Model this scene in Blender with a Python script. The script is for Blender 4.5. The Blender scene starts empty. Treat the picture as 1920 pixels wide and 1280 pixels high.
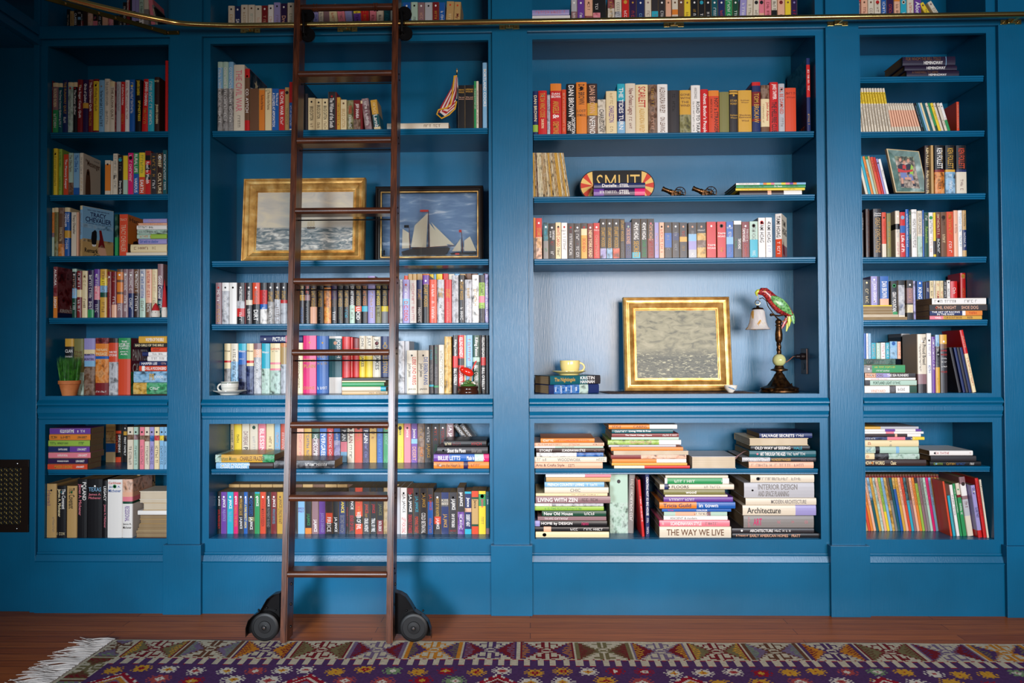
import bpy, bmesh, math, random, re
import numpy as np
from mathutils import Matrix, Vector
random.seed(7)
PI = math.pi
SC = bpy.context.scene
COL = SC.collection
# ---------------------------------------------------------------- camera
D = 3.25
FPX, YAW, PITCH, ROLL = 1390.7, 0.0228, 0.0184, -0.0044
CAMZ = 0.3454 * D
def _axes():
    cy, sy, cp, sp, cr, sr = math.cos(YAW), math.sin(YAW), math.cos(PITCH), math.sin(PITCH), math.cos(ROLL), math.sin(ROLL)
    fwd = Vector((-sy * cp, cy * cp, sp)); right = Vector((cy, sy, 0)); up = right.cross(fwd)
    return cr * right + sr * up, -sr * right + cr * up, fwd
RX, UX, FX = _axes()
CAM = Vector((0, -D, CAMZ))
def ray(px, py):
    return FX + RX * ((px - 960) / FPX) - UX * ((py - 640) / FPX)
def W(px, py, Y=0.0):                       # the point seen at a photo pixel on the upright plane at depth Y
    d = ray(px, py); return CAM + d * ((Y + D) / d.y)
def F(px, py, z=0.0):                       # the point seen at a photo pixel on the level plane at height z
    d = ray(px, py); return CAM + d * ((z - CAMZ) / d.z)
cam = bpy.data.cameras.new('camera'); cam.sensor_width = 36; cam.lens = FPX / 1920 * 36; cam.clip_start = .05
co = bpy.data.objects.new('camera', cam); COL.objects.link(co); SC.camera = co
co.matrix_world = Matrix(((RX.x, UX.x, -FX.x, CAM.x), (RX.y, UX.y, -FX.y, CAM.y), (RX.z, UX.z, -FX.z, CAM.z), (0, 0, 0, 1)))
# ---------------------------------------------------------------- light and exposure
SC.view_settings.view_transform = 'Standard'; SC.view_settings.look = 'None'
SC.view_settings.gamma = 1; SC.view_settings.use_curve_mapping = False; SC.view_settings.exposure = 0.0
w = bpy.data.worlds.new('world'); SC.world = w; w.use_nodes = True
w.node_tree.nodes['Background'].inputs[0].default_value = (.62, .74, .9, 1)
w.node_tree.nodes['Background'].inputs[1].default_value = .06
def window_light(loc, aim, sx, sy, power, col, spread=180):
    l = bpy.data.lights.new('window_light', 'AREA'); l.shape = 'RECTANGLE'; l.size = sx; l.size_y = sy
    l.energy = power; l.color = col; l.spread = math.radians(spread)
    o = bpy.data.objects.new('window_light', l); COL.objects.link(o); o.location = loc
    o.rotation_euler = (Vector(aim) - Vector(loc)).to_track_quat('-Z', 'Y').to_euler(); return o
window_light((1.0, -5.0, 1.5), (.6, 0, 1.0), .9, 1.3, 30, (1, .84, .74), 68)
window_light((-1.7, -5.0, 1.25), (-.85, 0, .55), .9, 1.0, 17, (.8, .9, 1), 42)
window_light((2.5, -5.0, 1.6), (1.7, 0, 1.1), 1.5, 1.5, 25, (.74, .86, 1), 62)
# ---------------------------------------------------------------- materials
def srgb(r, g, b):
    f = lambda c: (c / 255) / 12.92 if c <= 10 else ((c / 255 + .055) / 1.055) ** 2.4
    return (f(r), f(g), f(b), 1)
MATS = {}
def newmat(name, col, rough=.5, metal=0.0, spec=.5, coat=0.0):
    m = bpy.data.materials.new(name); m.use_nodes = True
    b = m.node_tree.nodes['Principled BSDF']; b.inputs['Base Color'].default_value = col
    b.inputs['Roughness'].default_value = rough; b.inputs['Metallic'].default_value = metal
    b.inputs['Specular IOR Level'].default_value = spec; b.inputs['Coat Weight'].default_value = coat
    return m
def nodes(m):
    nt = m.node_tree; return nt, nt.nodes, nt.links, nt.nodes['Principled BSDF']
def noise_col(m, stops, scale=(1, 1, 1), nscale=8, detail=4, coord='Object', dist=0.0, rnd=False):
    nt, N, L, b = nodes(m)
    tc = N.new('ShaderNodeTexCoord'); mp = N.new('ShaderNodeMapping'); mp.inputs['Scale'].default_value = scale
    nz = N.new('ShaderNodeTexNoise'); nz.inputs['Scale'].default_value = nscale; nz.inputs['Detail'].default_value = detail
    nz.inputs['Distortion'].default_value = dist
    cr = N.new('ShaderNodeValToRGB'); e = cr.color_ramp.elements
    while len(e) < len(stops): e.new(.5)
    for i, (p, c) in enumerate(stops): e[i].position = p; e[i].color = c
    L.new(tc.outputs[coord], mp.inputs['Vector']); L.new(mp.outputs[0], nz.inputs['Vector'])
    if rnd:
        oi = N.new('ShaderNodeObjectInfo'); mu = N.new('ShaderNodeMath'); mu.operation = 'MULTIPLY'; mu.inputs[1].default_value = 40
        cb = N.new('ShaderNodeCombineXYZ'); L.new(oi.outputs['Random'], mu.inputs[0]); L.new(mu.outputs[0], cb.inputs[1]); L.new(cb.outputs[0], mp.inputs['Location'])
    L.new(nz.outputs['Fac'], cr.inputs[0]); L.new(cr.outputs[0], b.inputs['Base Color'])
    return nz
def bump(m, src, strength=.2, dist=.002):
    nt, N, L, b = nodes(m); bp = N.new('ShaderNodeBump'); bp.inputs['Strength'].default_value = strength; bp.inputs['Distance'].default_value = dist
    L.new(src, bp.inputs['Height']); L.new(bp.outputs[0], b.inputs['Normal'])
def paint():
    m = newmat('blue_satin_paint', srgb(0, 94, 132), .3, spec=.5)
    nt, N, L, b = nodes(m)
    nz = noise_col(m, [(.3, srgb(0, 88, 124)), (.7, srgb(0, 99, 140))], (1, 1, 1), 3, 3)
    tc = N.new('ShaderNodeTexCoord'); mp = N.new('ShaderNodeMapping'); mp.inputs['Scale'].default_value = (60, 60, 3)
    g = N.new('ShaderNodeTexNoise'); g.inputs['Scale'].default_value = 5; g.inputs['Detail'].default_value = 5
    L.new(tc.outputs['Object'], mp.inputs[0]); L.new(mp.outputs[0], g.inputs[0]); bump(m, g.outputs['Fac'], .25, .0015)
    return m
PAINT = paint()
def wood(name, a, b_, c, sc=(1, 14, 14), rough=.3, bs=.1):
    m = newmat(name, b_, rough)
    nz = noise_col(m, [(.3, a), (.5, b_), (.72, c)], sc, 6, 6, dist=.6); bump(m, nz.outputs['Fac'], bs, .001); return m
LADW = wood('walnut_stained_wood', srgb(50, 24, 12), srgb(84, 44, 25), srgb(112, 62, 36), (14, 14, 1.2), .3)
TREADW = wood('walnut_stained_tread', srgb(50, 24, 12), srgb(78, 40, 23), srgb(104, 58, 34), (1.2, 14, 14), .32)
BRASS = newmat('polished_brass', srgb(222, 186, 112), .2, 1.0)
BRASSD = newmat('aged_brass', srgb(120, 100, 50), .35, 1.0)
IRON = newmat('black_iron', srgb(22, 21, 22), .32, .6)
RUBBER = newmat('black_rubber', srgb(13, 13, 15), .5)
CHROME = newmat('steel', srgb(190, 190, 190), .2, 1.0)
def gold():
    m = newmat('gilded_wood', srgb(214, 155, 62), .33, .55)
    nz = noise_col(m, [(.3, srgb(168, 118, 54)), (.55, srgb(216, 168, 92)), (.8, srgb(244, 212, 142))], (1, 1, 1), 25, 5); bump(m, nz.outputs['Fac'], .1, .001); return m
GOLD = gold()
BRONZE = newmat('antique_bronze', srgb(104, 70, 40), .35, .9)
noise_col(BRONZE, [(.35, srgb(48, 32, 22)), (.6, srgb(104, 72, 42)), (.8, srgb(152, 112, 62))], (1, 1, 1), 60, 4)
BLACKW = newmat('ebonised_wood', srgb(24, 17, 14), .3)
# ---------------------------------------------------------------- mesh helpers
class MB:
    def __init__(s): s.v = []; s.f = []; s.m = []; s.mats = []
    def mi(s, mat):
        if mat not in s.mats: s.mats.append(mat)
        return s.mats.index(mat)
    def add(s, vs, fs, mat, M=None):
        o = len(s.v); i = s.mi(mat)
        for p in vs: s.v.append(tuple(M @ Vector(p)) if M is not None else tuple(p))
        for f in fs: s.f.append([o + k for k in f]); s.m.append(i)
    def box(s, a, b, mat, M=None, bev=0):
        x0, x1 = sorted((a[0], b[0])); y0, y1 = sorted((a[1], b[1])); z0, z1 = sorted((a[2], b[2]))
        if bev <= 0:
            s.add([(x0, y0, z0), (x1, y0, z0), (x1, y1, z0), (x0, y1, z0), (x0, y0, z1), (x1, y0, z1), (x1, y1, z1), (x0, y1, z1)],
                  [(0, 3, 2, 1), (4, 5, 6, 7), (0, 1, 5, 4), (1, 2, 6, 5), (2, 3, 7, 6), (3, 0, 4, 7)], mat, M); return
        bm = bmesh.new(); bmesh.ops.create_cube(bm, size=1)
        for v in bm.verts: v.co = Vector(((x0 + x1) / 2 + v.co.x * (x1 - x0), (y0 + y1) / 2 + v.co.y * (y1 - y0), (z0 + z1) / 2 + v.co.z * (z1 - z0)))
        bmesh.ops.bevel(bm, geom=list(bm.edges), offset=bev, segments=2, affect='EDGES', profile=.6)
        s.bm(bm, mat, M)
    def bm(s, bm, mat, M=None):
        bm.verts.index_update(); s.add([v.co[:] for v in bm.verts], [[v.index for v in f.verts] for f in bm.faces], mat, M); bm.free()
    def lathe(s, prof, mat, M=None, n=32, caps=True, flute=None):
        vs = []; fs = []
        for r, z in prof:
            for k in range(n):
                a = 2 * PI * k / n; rr = r * (1 + (flute(r, z, a) if flute else 0)); vs.append((rr * math.cos(a), rr * math.sin(a), z))
        for j in range(len(prof) - 1):
            for k in range(n):
                k2 = (k + 1) % n; fs.append((j * n + k, j * n + k2, (j + 1) * n + k2, (j + 1) * n + k))
        if caps: fs.append([k for k in range(n)][::-1]); fs.append([(len(prof) - 1) * n + k for k in range(n)])
        s.add(vs, fs, mat, M)
    def tube(s, pts, r, mat, M=None, n=10, closed=False):
        P = [Vector(p) for p in pts]; m = len(P); rs = r if isinstance(r, (list, tuple)) else [r] * m
        vs = []; fs = []; ref = None
        for i in range(m):
            t = (P[(i + 1) % m] - P[i - 1]) if closed else (P[min(i + 1, m - 1)] - P[max(i - 1, 0)])
            t.normalize()
            if ref is None:
                ref = t.orthogonal().normalized()
            ref = (ref - t * ref.dot(t)).normalized(); b = t.cross(ref)
            for k in range(n):
                a = 2 * PI * k / n; vs.append(P[i] + (ref * math.cos(a) + b * math.sin(a)) * rs[i])
        for i in range(m if closed else m - 1):
            i2 = (i + 1) % m
            for k in range(n):
                k2 = (k + 1) % n; fs.append((i * n + k, i * n + k2, i2 * n + k2, i2 * n + k))
        if not closed: fs.append([k for k in range(n)][::-1]); fs.append([(m - 1) * n + k for k in range(n)])
        s.add(vs, fs, mat, M)
    def prism(s, poly, y0, y1, mat, M=None):      # polygon in x,z swept along y
        n = len(poly); vs = [(x, y0, z) for x, z in poly] + [(x, y1, z) for x, z in poly]
        fs = [list(range(n)), [n + k for k in range(n)][::-1]] + [(k, n + k, n + (k + 1) % n, (k + 1) % n) for k in range(n)]
        s.add(vs, fs, mat, M)
    def extr(s, prof, x0, x1, mat, M=None):       # profile in (y,z) swept along x
        n = len(prof); vs = [(x0, y, z) for y, z in prof] + [(x1, y, z) for y, z in prof]
        fs = [list(range(n))[::-1], [n + k for k in range(n)]] + [(k, (k + 1) % n, n + (k + 1) % n, n + k) for k in range(n)]
        s.add(vs, fs, mat, M)
    def build(s, name, parent=None, smooth=False, fix=True, loc=None):
        me = bpy.data.meshes.new(name)
        o_ = Vector(loc) if loc is not None else Vector((0, 0, 0))
        me.from_pydata([(v[0] - o_.x, v[1] - o_.y, v[2] - o_.z) for v in s.v], [], s.f)
        for m in s.mats: me.materials.append(m)
        me.polygons.foreach_set('material_index', s.m)
        if fix:
            bm = bmesh.new(); bm.from_mesh(me); bmesh.ops.recalc_face_normals(bm, faces=bm.faces); bm.to_mesh(me); bm.free()
        if smooth:
            me.polygons.foreach_set('use_smooth', [True] * len(me.polygons)); me.set_sharp_from_angle(angle=math.radians(38))
        me.update(); o = bpy.data.objects.new(name, me); COL.objects.link(o); o.location = o_
        if parent: o.parent = parent
        return o
def tag(o, label=None, cat=None, group=None, kind=None):
    if label: o['label'] = label
    if cat: o['category'] = cat
    if group: o['group'] = group
    if kind: o['kind'] = kind
    return o
def empty(name, loc, label, cat, group=None, rz=0):
    o = bpy.data.objects.new(name, None); COL.objects.link(o); o.location = loc; o.rotation_euler[2] = rz; o.empty_display_size = .05
    return tag(o, label, cat, group)
def T(x, y, z, rx=0, ry=0, rz=0, s=1):
    return Matrix.Translation((x, y, z)) @ Matrix.Rotation(rz, 4, 'Z') @ Matrix.Rotation(ry, 4, 'Y') @ Matrix.Rotation(rx, 4, 'X') @ Matrix.Scale(s, 4)
# ---------------------------------------------------------------- lettering
_G = {}
def text_mesh(t, bold=.012):
    k = (t, bold)
    if k in _G: return _G[k]
    c = bpy.data.curves.new('t', 'FONT'); c.body = t; c.resolution_u = 2; c.offset = bold; c.fill_mode = 'FRONT'
    o = bpy.data.objects.new('t', c); COL.objects.link(o); dg = bpy.context.evaluated_depsgraph_get(); me = o.evaluated_get(dg).to_mesh()
    v = [tuple(p.co)[:2] for p in me.vertices]; f = [list(p.vertices) for p in me.polygons]
    bpy.data.objects.remove(o); bpy.data.curves.remove(c)
    if not v: v = [(0, 0), (.01, 0), (0, .01)]; f = [[0, 1, 2]]
    xs = [p[0] for p in v]; ys = [p[1] for p in v]; x0, y0 = min(xs), min(ys); y0 = min(0, y0) if any(ch in 'gjpqy' for ch in t) else y0
    v = [(a - x0, b - y0) for a, b in v]; r = (v, f, max(xs) - x0, max(ys) - y0); _G[k] = r; return r
def greek(n, rng):                          # worn, unreadable lettering: strokes the size of letters
    v = []; f = []; x = 0
    for i in range(n):
        if rng.random() < .13: x += .35; continue
        wd = rng.choice((.22, .4, .45, .5, .58)); k = rng.randrange(6)
        R_ = [(0, 0, .09, .7)]
        if k == 5: R_ = [(wd / 2 - .05, 0, wd / 2 + .05, .7), (0, .6, wd, .7)]
        if k in (0, 1): R_.append((wd - .09, 0, wd, .7))
        if k in (0, 2, 4): R_.append((0, .6, wd, .7))
        if k in (1, 3): R_.append((0, .3, wd, .4))
        if k in (2, 3): R_.append((0, 0, wd, .1))
        for a, b, c, d in R_:
            o = len(v); v += [(x + a, b), (x + c, b), (x + c, d), (x + a, d)]; f.append([o, o + 1, o + 2, o + 3])
        x += wd + .14
    return v, f, max(x, .5), .7
# ---------------------------------------------------------------- measured lines of the wall
def xa(px, py=540, Y=0.0): return W(px, py, Y).x
BAYX = [(xa(86.5), xa(314.2)), (xa(393), xa(917.3)), (xa(1000.3), xa(1534)), (xa(1618), xa(1856.5))]   # clear openings
PILX = [(xa(64), xa(74.5)), (xa(313.5) + .024, xa(380)), (xa(923), xa(988)), (xa(1548), xa(1608)), (xa(1874.5), xa(1874.5) + .16)]
PILX[1] = (xa(320), xa(380)); PILX[2] = (xa(924.5), xa(990.5)); PILX[3] = (xa(1550.5), xa(1612.5))
PY = -.019                                   # pilaster face
ZT, ZU, ZL, ZB = [.0] * 4
def zavg(pts, Y=0.0): return sum(W(a, b, Y).z for a, b in pts) / len(pts)
ZT = zavg([(89, 88), (315, 84), (394, 81), (915, 72), (998, 71.5), (1527, 67.5), (1610, 66), (1847, 65)])
ZU = zavg([(84.5, 744), (313, 742.5), (392, 742), (918, 739.5), (1000.5, 739), (1536, 737), (1621, 737), (1859, 736)])
ZL = zavg([(84.5, 796), (392, 794.5), (918, 794), (1001, 792.5), (1537, 791), (1860, 791)])
ZB = zavg([(84, 1009), (392, 1010), (919, 1010.5), (1002, 1011.5), (1538, 1010), (1863, 1009)])
ZUP = zavg([(200, 54), (640, 45), (1250, 33), (1720, 27)])          # floor of the top openings
ZH = zavg([(200, 75), (640, 67.5), (1270, 57.5), (1720, 53.5)])     # underside of the header
ZBB = zavg([(84, 1049), (392, 1053), (1000, 1053), (1540, 1053)])   # top of the base board
DEP = .315; ZC = ZUP + .45
XL0, XR1 = PILX[0][1] - .03, PILX[4][1] + .6
def structure(o, label, cat=None):
    return tag(o, label, cat, None, 'structure')
# floor of narrow boards
FLM = newmat('oak_floor_boards', srgb(150, 88, 48), .4, spec=.18)
def floor_mat():
    nt, N, L, b = nodes(FLM)
    tc = N.new('ShaderNodeTexCoord'); br = N.new('ShaderNodeTexBrick'); br.offset = .37; br.squash = 1
    br.inputs['Scale'].default_value = 1; br.inputs['Brick Width'].default_value = 1.7; br.inputs['Row Height'].default_value = .058
    br.inputs['Mortar Size'].default_value = .0011; br.inputs['Color1'].default_value = srgb(170, 88, 36); br.inputs['Color2'].default_value = srgb(198, 110, 48); br.inputs['Mortar'].default_value = srgb(60, 28, 15)
    mp = N.new('ShaderNodeMapping'); mp.inputs['Scale'].default_value = (1.2, 22, 1); nz = N.new('ShaderNodeTexNoise'); nz.inputs['Scale'].default_value = 4; nz.inputs['Detail'].default_value = 7
    mx = N.new('ShaderNodeMix'); mx.data_type = 'RGBA'; mx.blend_type = 'MULTIPLY'; mx.inputs[0].default_value = .75
    cr = N.new('ShaderNodeValToRGB'); cr.color_ramp.elements[0].position = .3; cr.color_ramp.elements[0].color = (.6, .52, .46, 1); cr.color_ramp.elements[1].position = .7; cr.color_ramp.elements[1].color = (1.1, 1.1, 1.1, 1)
    L.new(tc.outputs['Object'], br.inputs[0]); L.new(tc.outputs['Object'], mp.inputs[0]); L.new(mp.outputs[0], nz.inputs[0]); L.new(nz.outputs['Fac'], cr.inputs[0])
    L.new(br.outputs['Color'], mx.inputs[6]); L.new(cr.outputs[0], mx.inputs[7]); L.new(mx.outputs[2], b.inputs['Base Color'])
floor_mat()
m = MB(); m.box((-4.2, -7, -.05), (4.5, DEP + .1, 0), FLM); structure(m.build('floor'), 'floor of narrow reddish oak boards')
# wall behind everything
m = MB(); m.box((-4.2, DEP + .02, 0), (4.5, DEP + .12, 3.4), PAINT); structure(m.build('wall_back'), 'blue painted wall that carries the bookcases')
# moulded shelf edge: two rounded beads with a groove between
def shelf_prof(th, y0, y1):
    P = [(y1, th), (y0 + .004, th), (y0, th - .003)]
    def arc(yc, zc, r, a0, a1, n=5): return [(yc + r * math.cos(math.radians(a0 + (a1 - a0) * i / n)), zc + r * math.sin(math.radians(a0 + (a1 - a0) * i / n))) for i in range(n + 1)]
    P += [(y0, th * .66), (y0 + .0035, th * .62)] + arc(y0 + .006, th * .42, th * .17, 110, 250) + [(y0 + .009, th * .22), (y0 + .0045, th * .2), (y0 + .004, 0), (y1, 0)]
    return P
BAYNAME = ['narrow bay beside the floor vent', 'wide bay behind the rolling ladder', 'wide bay with the parrot lamp', 'narrow bay at the right end']
SHY = [[246.5, 364, 479, 595], [242, 487, 606], [248, 366, 483], [142, 245, 362.5, 481, 599]]
LOW = [880, 879, 878.5, 874]
SH = []
for b in range(4):
    x0, x1 = BAYX[b]; xm = (x0 + x1) / 2
    root = empty('bookcase', (xm, 0, ZBB * .0), 'blue built-in bookcase, ' + BAYNAME[b], 'bookcase', 'built-in bookcases')
    def add(mb, name, **k):
        o = mb.build(name, None, **k); o.parent = root; o.location = o.location - Vector((xm, 0, 0)); return o
    pl, pr = PILX[b][1], PILX[b + 1][0]
    m = MB()                                  # face frame: stiles and rails
    m.box((pl - .01, 0, ZBB - .02), (x0, .02, ZC), PAINT); m.box((x1, 0, ZBB - .02), (pr + .01, .02, ZC), PAINT)
    m.box((x0, 0, ZT), (x1, .02, ZUP - .001), PAINT); m.box((x0, 0, ZL), (x1, .0199, ZU), PAINT); m.box((x0, 0, ZBB - .02), (x1, .0201, ZB), PAINT)
    add(m, 'face_frame')
    m = MB(); m.box((pl - .001, PY, ZH), (pr + .001, -.0002, ZUP), PAINT, bev=.002); add(m, 'header')
    m = MB()
    za = ZU - .017; zb = ZL + .020; h = za - zb                                      # moulding between upper and lower case
    P = [(0, za), (-.006, za - .001)]
    for t, y in ((0, .008), (.06, .012), (.13, .018), (.19, .0205), (.24, .021), (.27, .017), (.33, .0115), (.38, .0095), (.385, .012), (.43, .012), (.44, .0155), (.64, .0158), (.65, .0135), (.72, .0105), (.80, .0075), (.83, .0105), (.89, .0105), (.90, .006), (.94, .006), (1, .001)):
        P.append((-y, za - t * h))
    P.append((0, zb)); m.extr(P, pl + .003, pr - .003, PAINT); add(m, 'waist_moulding')
    m = MB(); P = [(0, ZBB + .040), (-.003, ZBB + .039), (-.005, ZBB + .034), (-.004, ZBB + .030), (-.010, ZBB + .028), (-.012, ZBB + .022), (-.018, ZBB + .003), (-.024, ZBB), (-.024, ZBB - .004), (-.0205, ZBB - .005), (-.0205, 0), (0, 0)]
    m.extr(P, pl - .0, pr + .0, PAINT); add(m, 'base_board')
    m = MB(); m.box((x0 - .02, DEP - .012, ZB - .03), (x1 + .02, DEP, ZC), PAINT); add(m, 'back_panel')
    for s in (0, 1):
        m = MB(); xs = (x0 - .019, x0 - .0005) if s == 0 else (x1 + .0005, x1 + .019)
        m.box((xs[0], .0201, ZB - .02), (xs[1], DEP - .0121, ZC), PAINT); add(m, 'side_panel')
    for za_, zb_ in ((ZU - .02, ZU + .0005), (ZB - .02, ZB + .0005), (ZUP - .02, ZUP + .0005), (ZT + .03, ZT + .05), (ZL + .02, ZL + .035)):
        if zb_ in (ZT + .05,): pass
        m = MB(); m.box((x0, .0202, za_), (x1, DEP - .0122, zb_), PAINT); add(m, 'fixed_shelf')
    zs = []
    for y in SHY[b] + [LOW[b]]:
        z = W((85 + 315) / 2 if b == 0 else [0, 655, 1268, 1738][b], y, .014).z; zs.append(z)
        th = .0265 if y < 700 else .0235
        m = MB(); P = [(p[0], z - th + p[1]) for p in shelf_prof(th, .014, DEP - .0123)]
        m.extr(P, x0 + .004, x1 - .004, PAINT); add(m, 'shelf')
    SH.append(dict(x0=x0, x1=x1, s=zs[:-1], low=zs[-1], n=ZU + .0005, bot=ZB + .0005, up=ZUP + .0005))
# pilasters with plinth blocks
for i, (a, b_) in enumerate(PILX):
    m = MB()
    if i == 0:
        m.box((a, PY + .003, 0), (b_, .03, ZC), PAINT, bev=.002)
    else:
        m.box((a, PY, 0), (b_, .03, ZC), PAINT, bev=.002)
        e = .012; m.box((a - e, PY - .018, 0), (b_ + e, -.001, zavg([(340, 1021), (955, 1023), (1585, 1023.5)], PY - .018)), PAINT, bev=.0015)
    structure(m.build('trim_%d' % (i + 1)), ['flat blue board at the corner', 'blue pilaster with plinth block between vent-side and ladder bays', 'blue pilaster with plinth block in the middle of the wall', 'blue pilaster with plinth block beside the parrot lamp bay', 'blue pilaster with plinth block at the right edge'][i])
m = MB(); m.box((PILX[4][1], PY, 0), (4.4, .03, ZC), PAINT); structure(m.build('wall_right'), 'blue painted panel past the last pilaster')
# left side: recess with a header running out from the wall
XC = PILX[0][0]
m = MB(); zt = W(30, 90, .0).z; m.box((-4.2, .0, 0), (XC - .0005, .045, zt + .02), PAINT, bev=.001)
structure(m.build('wall_left'), 'dark blue panel in the recess that holds the floor vent')
m = MB()
zb1 = W(68, 87, .0).z; zb2 = W(68, 70, 0).z; zb3 = W(68, 49, 0).z
m.box((XC - .006, -2.6, zb1), (XC + .028, .0, zb2 - .012), PAINT, bev=.001); m.box((XC + .004, -2.6, zb2 - .0119), (XC + .02, .0, zb2), PAINT); m.box((XC - .02, -2.6, zb2 + .0001), (XC + .030, .0, zb3), PAINT, bev=.001)
m.box((-4.2, -2.6, zt), (XC - .0061, -.0005, zt + .03), PAINT)
structure(m.build('trim_6'), 'blue header beam running out from the corner above the recess')
m = MB(); m.box((-4.2, -1.6, zb1 + .3), (XC - .03, .028, ZC), PAINT); structure(m.build('trim_7'), 'dark blue upper cupboard front above the header beam')
# floor vent grille
g0 = W(0, 861, .0); g1 = W(55, 997, .0)
gx1, gz0, gz1 = g1.x, W(55, 997, .0).z, W(55, 861, .0).z; gx0 = gx1 - .33
root = empty('vent_grille', ((gx0 + gx1) / 2, .0, gz0), 'black metal wall vent with round perforated openings beside the bookcase', 'vent')
ox = (gx0 + gx1) / 2
DARKB = newmat('dark_bronze', srgb(38, 24, 16), .4, .5)
m = MB(); bw = .034; H = gz1 - gz0; hw = (gx1 - gx0) / 2
m.box((-hw, -.008, 0), (hw, -.0005, bw), DARKB, bev=.001); m.box((-hw, -.008, H - bw), (hw, -.0005, H), DARKB, bev=.001)
m.box((-hw, -.008, bw), (-hw + bw, -.0005, H - bw), DARKB); m.box((hw - bw, -.008, bw), (hw, -.0005, H - bw), DARKB); m.build('frame', root)
m = MB()
nx, nz = 11, int((H - 2 * bw) / .0195); sx = (2 * hw - 2 * bw) / nx; sz = (H - 2 * bw) / nz
for i in range(nx):
    for j in range(nz):
        cx, cz = -hw + bw + (i + .5) * sx, bw + (j + .5) * sz
        pts = [(cx + .0088 * math.cos(2 * PI * k / 12), -.0035, cz + .0088 * math.sin(2 * PI * k / 12)) for k in range(12)]
        m.tube(pts, .0011, BRASSD, n=5, closed=True)
m.build('lattice', root)
m = MB(); m.box((-hw + bw, -.0015, bw), (hw - bw, -.0006, H - bw), newmat('vent_dark', srgb(6, 6, 7), .8)); m.build('backing', root)
for sx_, sz_ in ((-1, 0), (1, 0), (-1, 1), (1, 1)):
    m = MB(); m.lathe([(.004, .0078), (.0035, .0105), (.001, .0115)], CHROME, T(sx_ * (hw - .05), 0, bw * .5 + sz_ * (H - bw), rx=PI / 2), n=10); m.build('screw', root)
# ---------------------------------------------------------------- books
PAL = dict(k=('black', 24, 23, 26), K=('charcoal', 50, 46, 49), d=('blackish purple', 38, 26, 50), g=('grey', 135, 130, 126), G=('silver grey', 184, 184, 188), w=('white', 236, 232, 226),
           c=('cream', 232, 212, 165), i=('off-white', 222, 210, 188), t=('tan', 192, 155, 98), b=('blue', 28, 92, 170), B=('navy', 28, 42, 92),
           s=('light blue', 130, 180, 214), a=('turquoise', 40, 168, 190), T=('dark teal', 12, 86, 96), r=('red', 200, 30, 30), R=('maroon', 122, 26, 30),
           o=('orange', 226, 130, 44), O=('orange-red', 214, 72, 38), y=('yellow', 238, 206, 50), Y=('mustard', 212, 162, 60), n=('brown', 112, 76, 52),
           N=('dark brown', 54, 34, 30), e=('green', 44, 146, 84), E=('dark green', 22, 72, 52), l=('lime', 150, 186, 70), L=('olive', 128, 124, 72),
           p=('pink', 232, 128, 142), P=('magenta', 218, 26, 108), v=('purple', 106, 60, 150), V=('deep purple', 46, 24, 70), u=('lilac', 156, 148, 200),
           m=('mauve', 142, 108, 112), q=('peach', 234, 178, 146), x=('pale green', 176, 204, 186))
def cmat(c, mott=False):
    key = c + ('#' if mott else '')
    if key in MATS: return MATS[key]
    n, r, g, b_ = PAL[c]; m = newmat(n.replace(' ', '_') + ('_picture_cover' if mott else '_cover'), srgb(r, g, b_), .36, spec=.4)
    if mott:
        q = lambda k, a: srgb(max(0, min(255, r * k + a)), max(0, min(255, g * k + a)), max(0, min(255, b_ * k + a)))
        noise_col(m, [(.28, q(.35, 6)), (.44, q(.95, 0)), (.56, q(.72, 62)), (.74, q(.5, 20))], (1.4, 1, 1), 34, 3, dist=.25, rnd=True)
    MATS[key] = m; return m
def imat(c):
    if 'ink' + c in MATS: return MATS['ink' + c]
    n, r, g, b_ = PAL[c]; k = 1.06 if c in 'wcy' else .95
    m = newmat(n.replace(' ', '_') + '_lettering', srgb(min(255, r * k), min(255, g * k), min(255, b_ * k)), .45, spec=.3); MATS['ink' + c] = m; return m
def page_mat(name, a, b_):
    m = newmat(name, a, .8, spec=.2); nz = noise_col(m, [(.4, b_), (.6, a)], (1, 1, 1), 6, 2)
    nt, N, L, bs = nodes(m); tc = N.new('ShaderNodeTexCoord'); mp = N.new('ShaderNodeMapping'); mp.inputs['Scale'].default_value = (700, 1, 1)
    n2 = N.new('ShaderNodeTexNoise'); n2.inputs['Scale'].default_value = 1; n2.inputs['Detail'].default_value = 3
    L.new(tc.outputs['Object'], mp.inputs[0]); L.new(mp.outputs[0], n2.inputs[0])
    mx = N.new('ShaderNodeMix'); mx.data_type = 'RGBA'; mx.blend_type = 'MULTIPLY'; mx.inputs[0].default_value = .55
    cr = N.new('ShaderNodeValToRGB'); cr.color_ramp.elements[0].position = .3; cr.color_ramp.elements[0].color = (.45, .42, .4, 1); cr.color_ramp.elements[1].position = .6
    L.new(n2.outputs['Fac'], cr.inputs[0]); old = [l for l in nt.links if l.to_socket == bs.inputs['Base Color']][0].from_socket
    L.new(old, mx.inputs[6]); L.new(cr.outputs[0], mx.inputs[7]); L.new(mx.outputs[2], bs.inputs['Base Color']); return m
PG_T = page_mat('aged_pages', srgb(172, 148, 112), srgb(146, 122, 90)); PG_W = page_mat('pages', srgb(226, 212, 188), srgb(206, 188, 160))
def parse_bands(s):
    out = []; i = 0; tot = 0
    while i < len(s):
        mt = s[i] == '#'
        if mt: i += 1
        c = s[i]; i += 1; d = ''
        while i < len(s) and (s[i].isdigit() or s[i] == '.'): d += s[i]; i += 1
        out.append([c, mt, float(d) if d else None]); tot += float(d) if d else 0
    for o in out:
        if o[2] is None: o[2] = max(0, 100 - tot)
    S = sum(o[2] for o in out); return [(c, mt, p / S) for c, mt, p in out]
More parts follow.
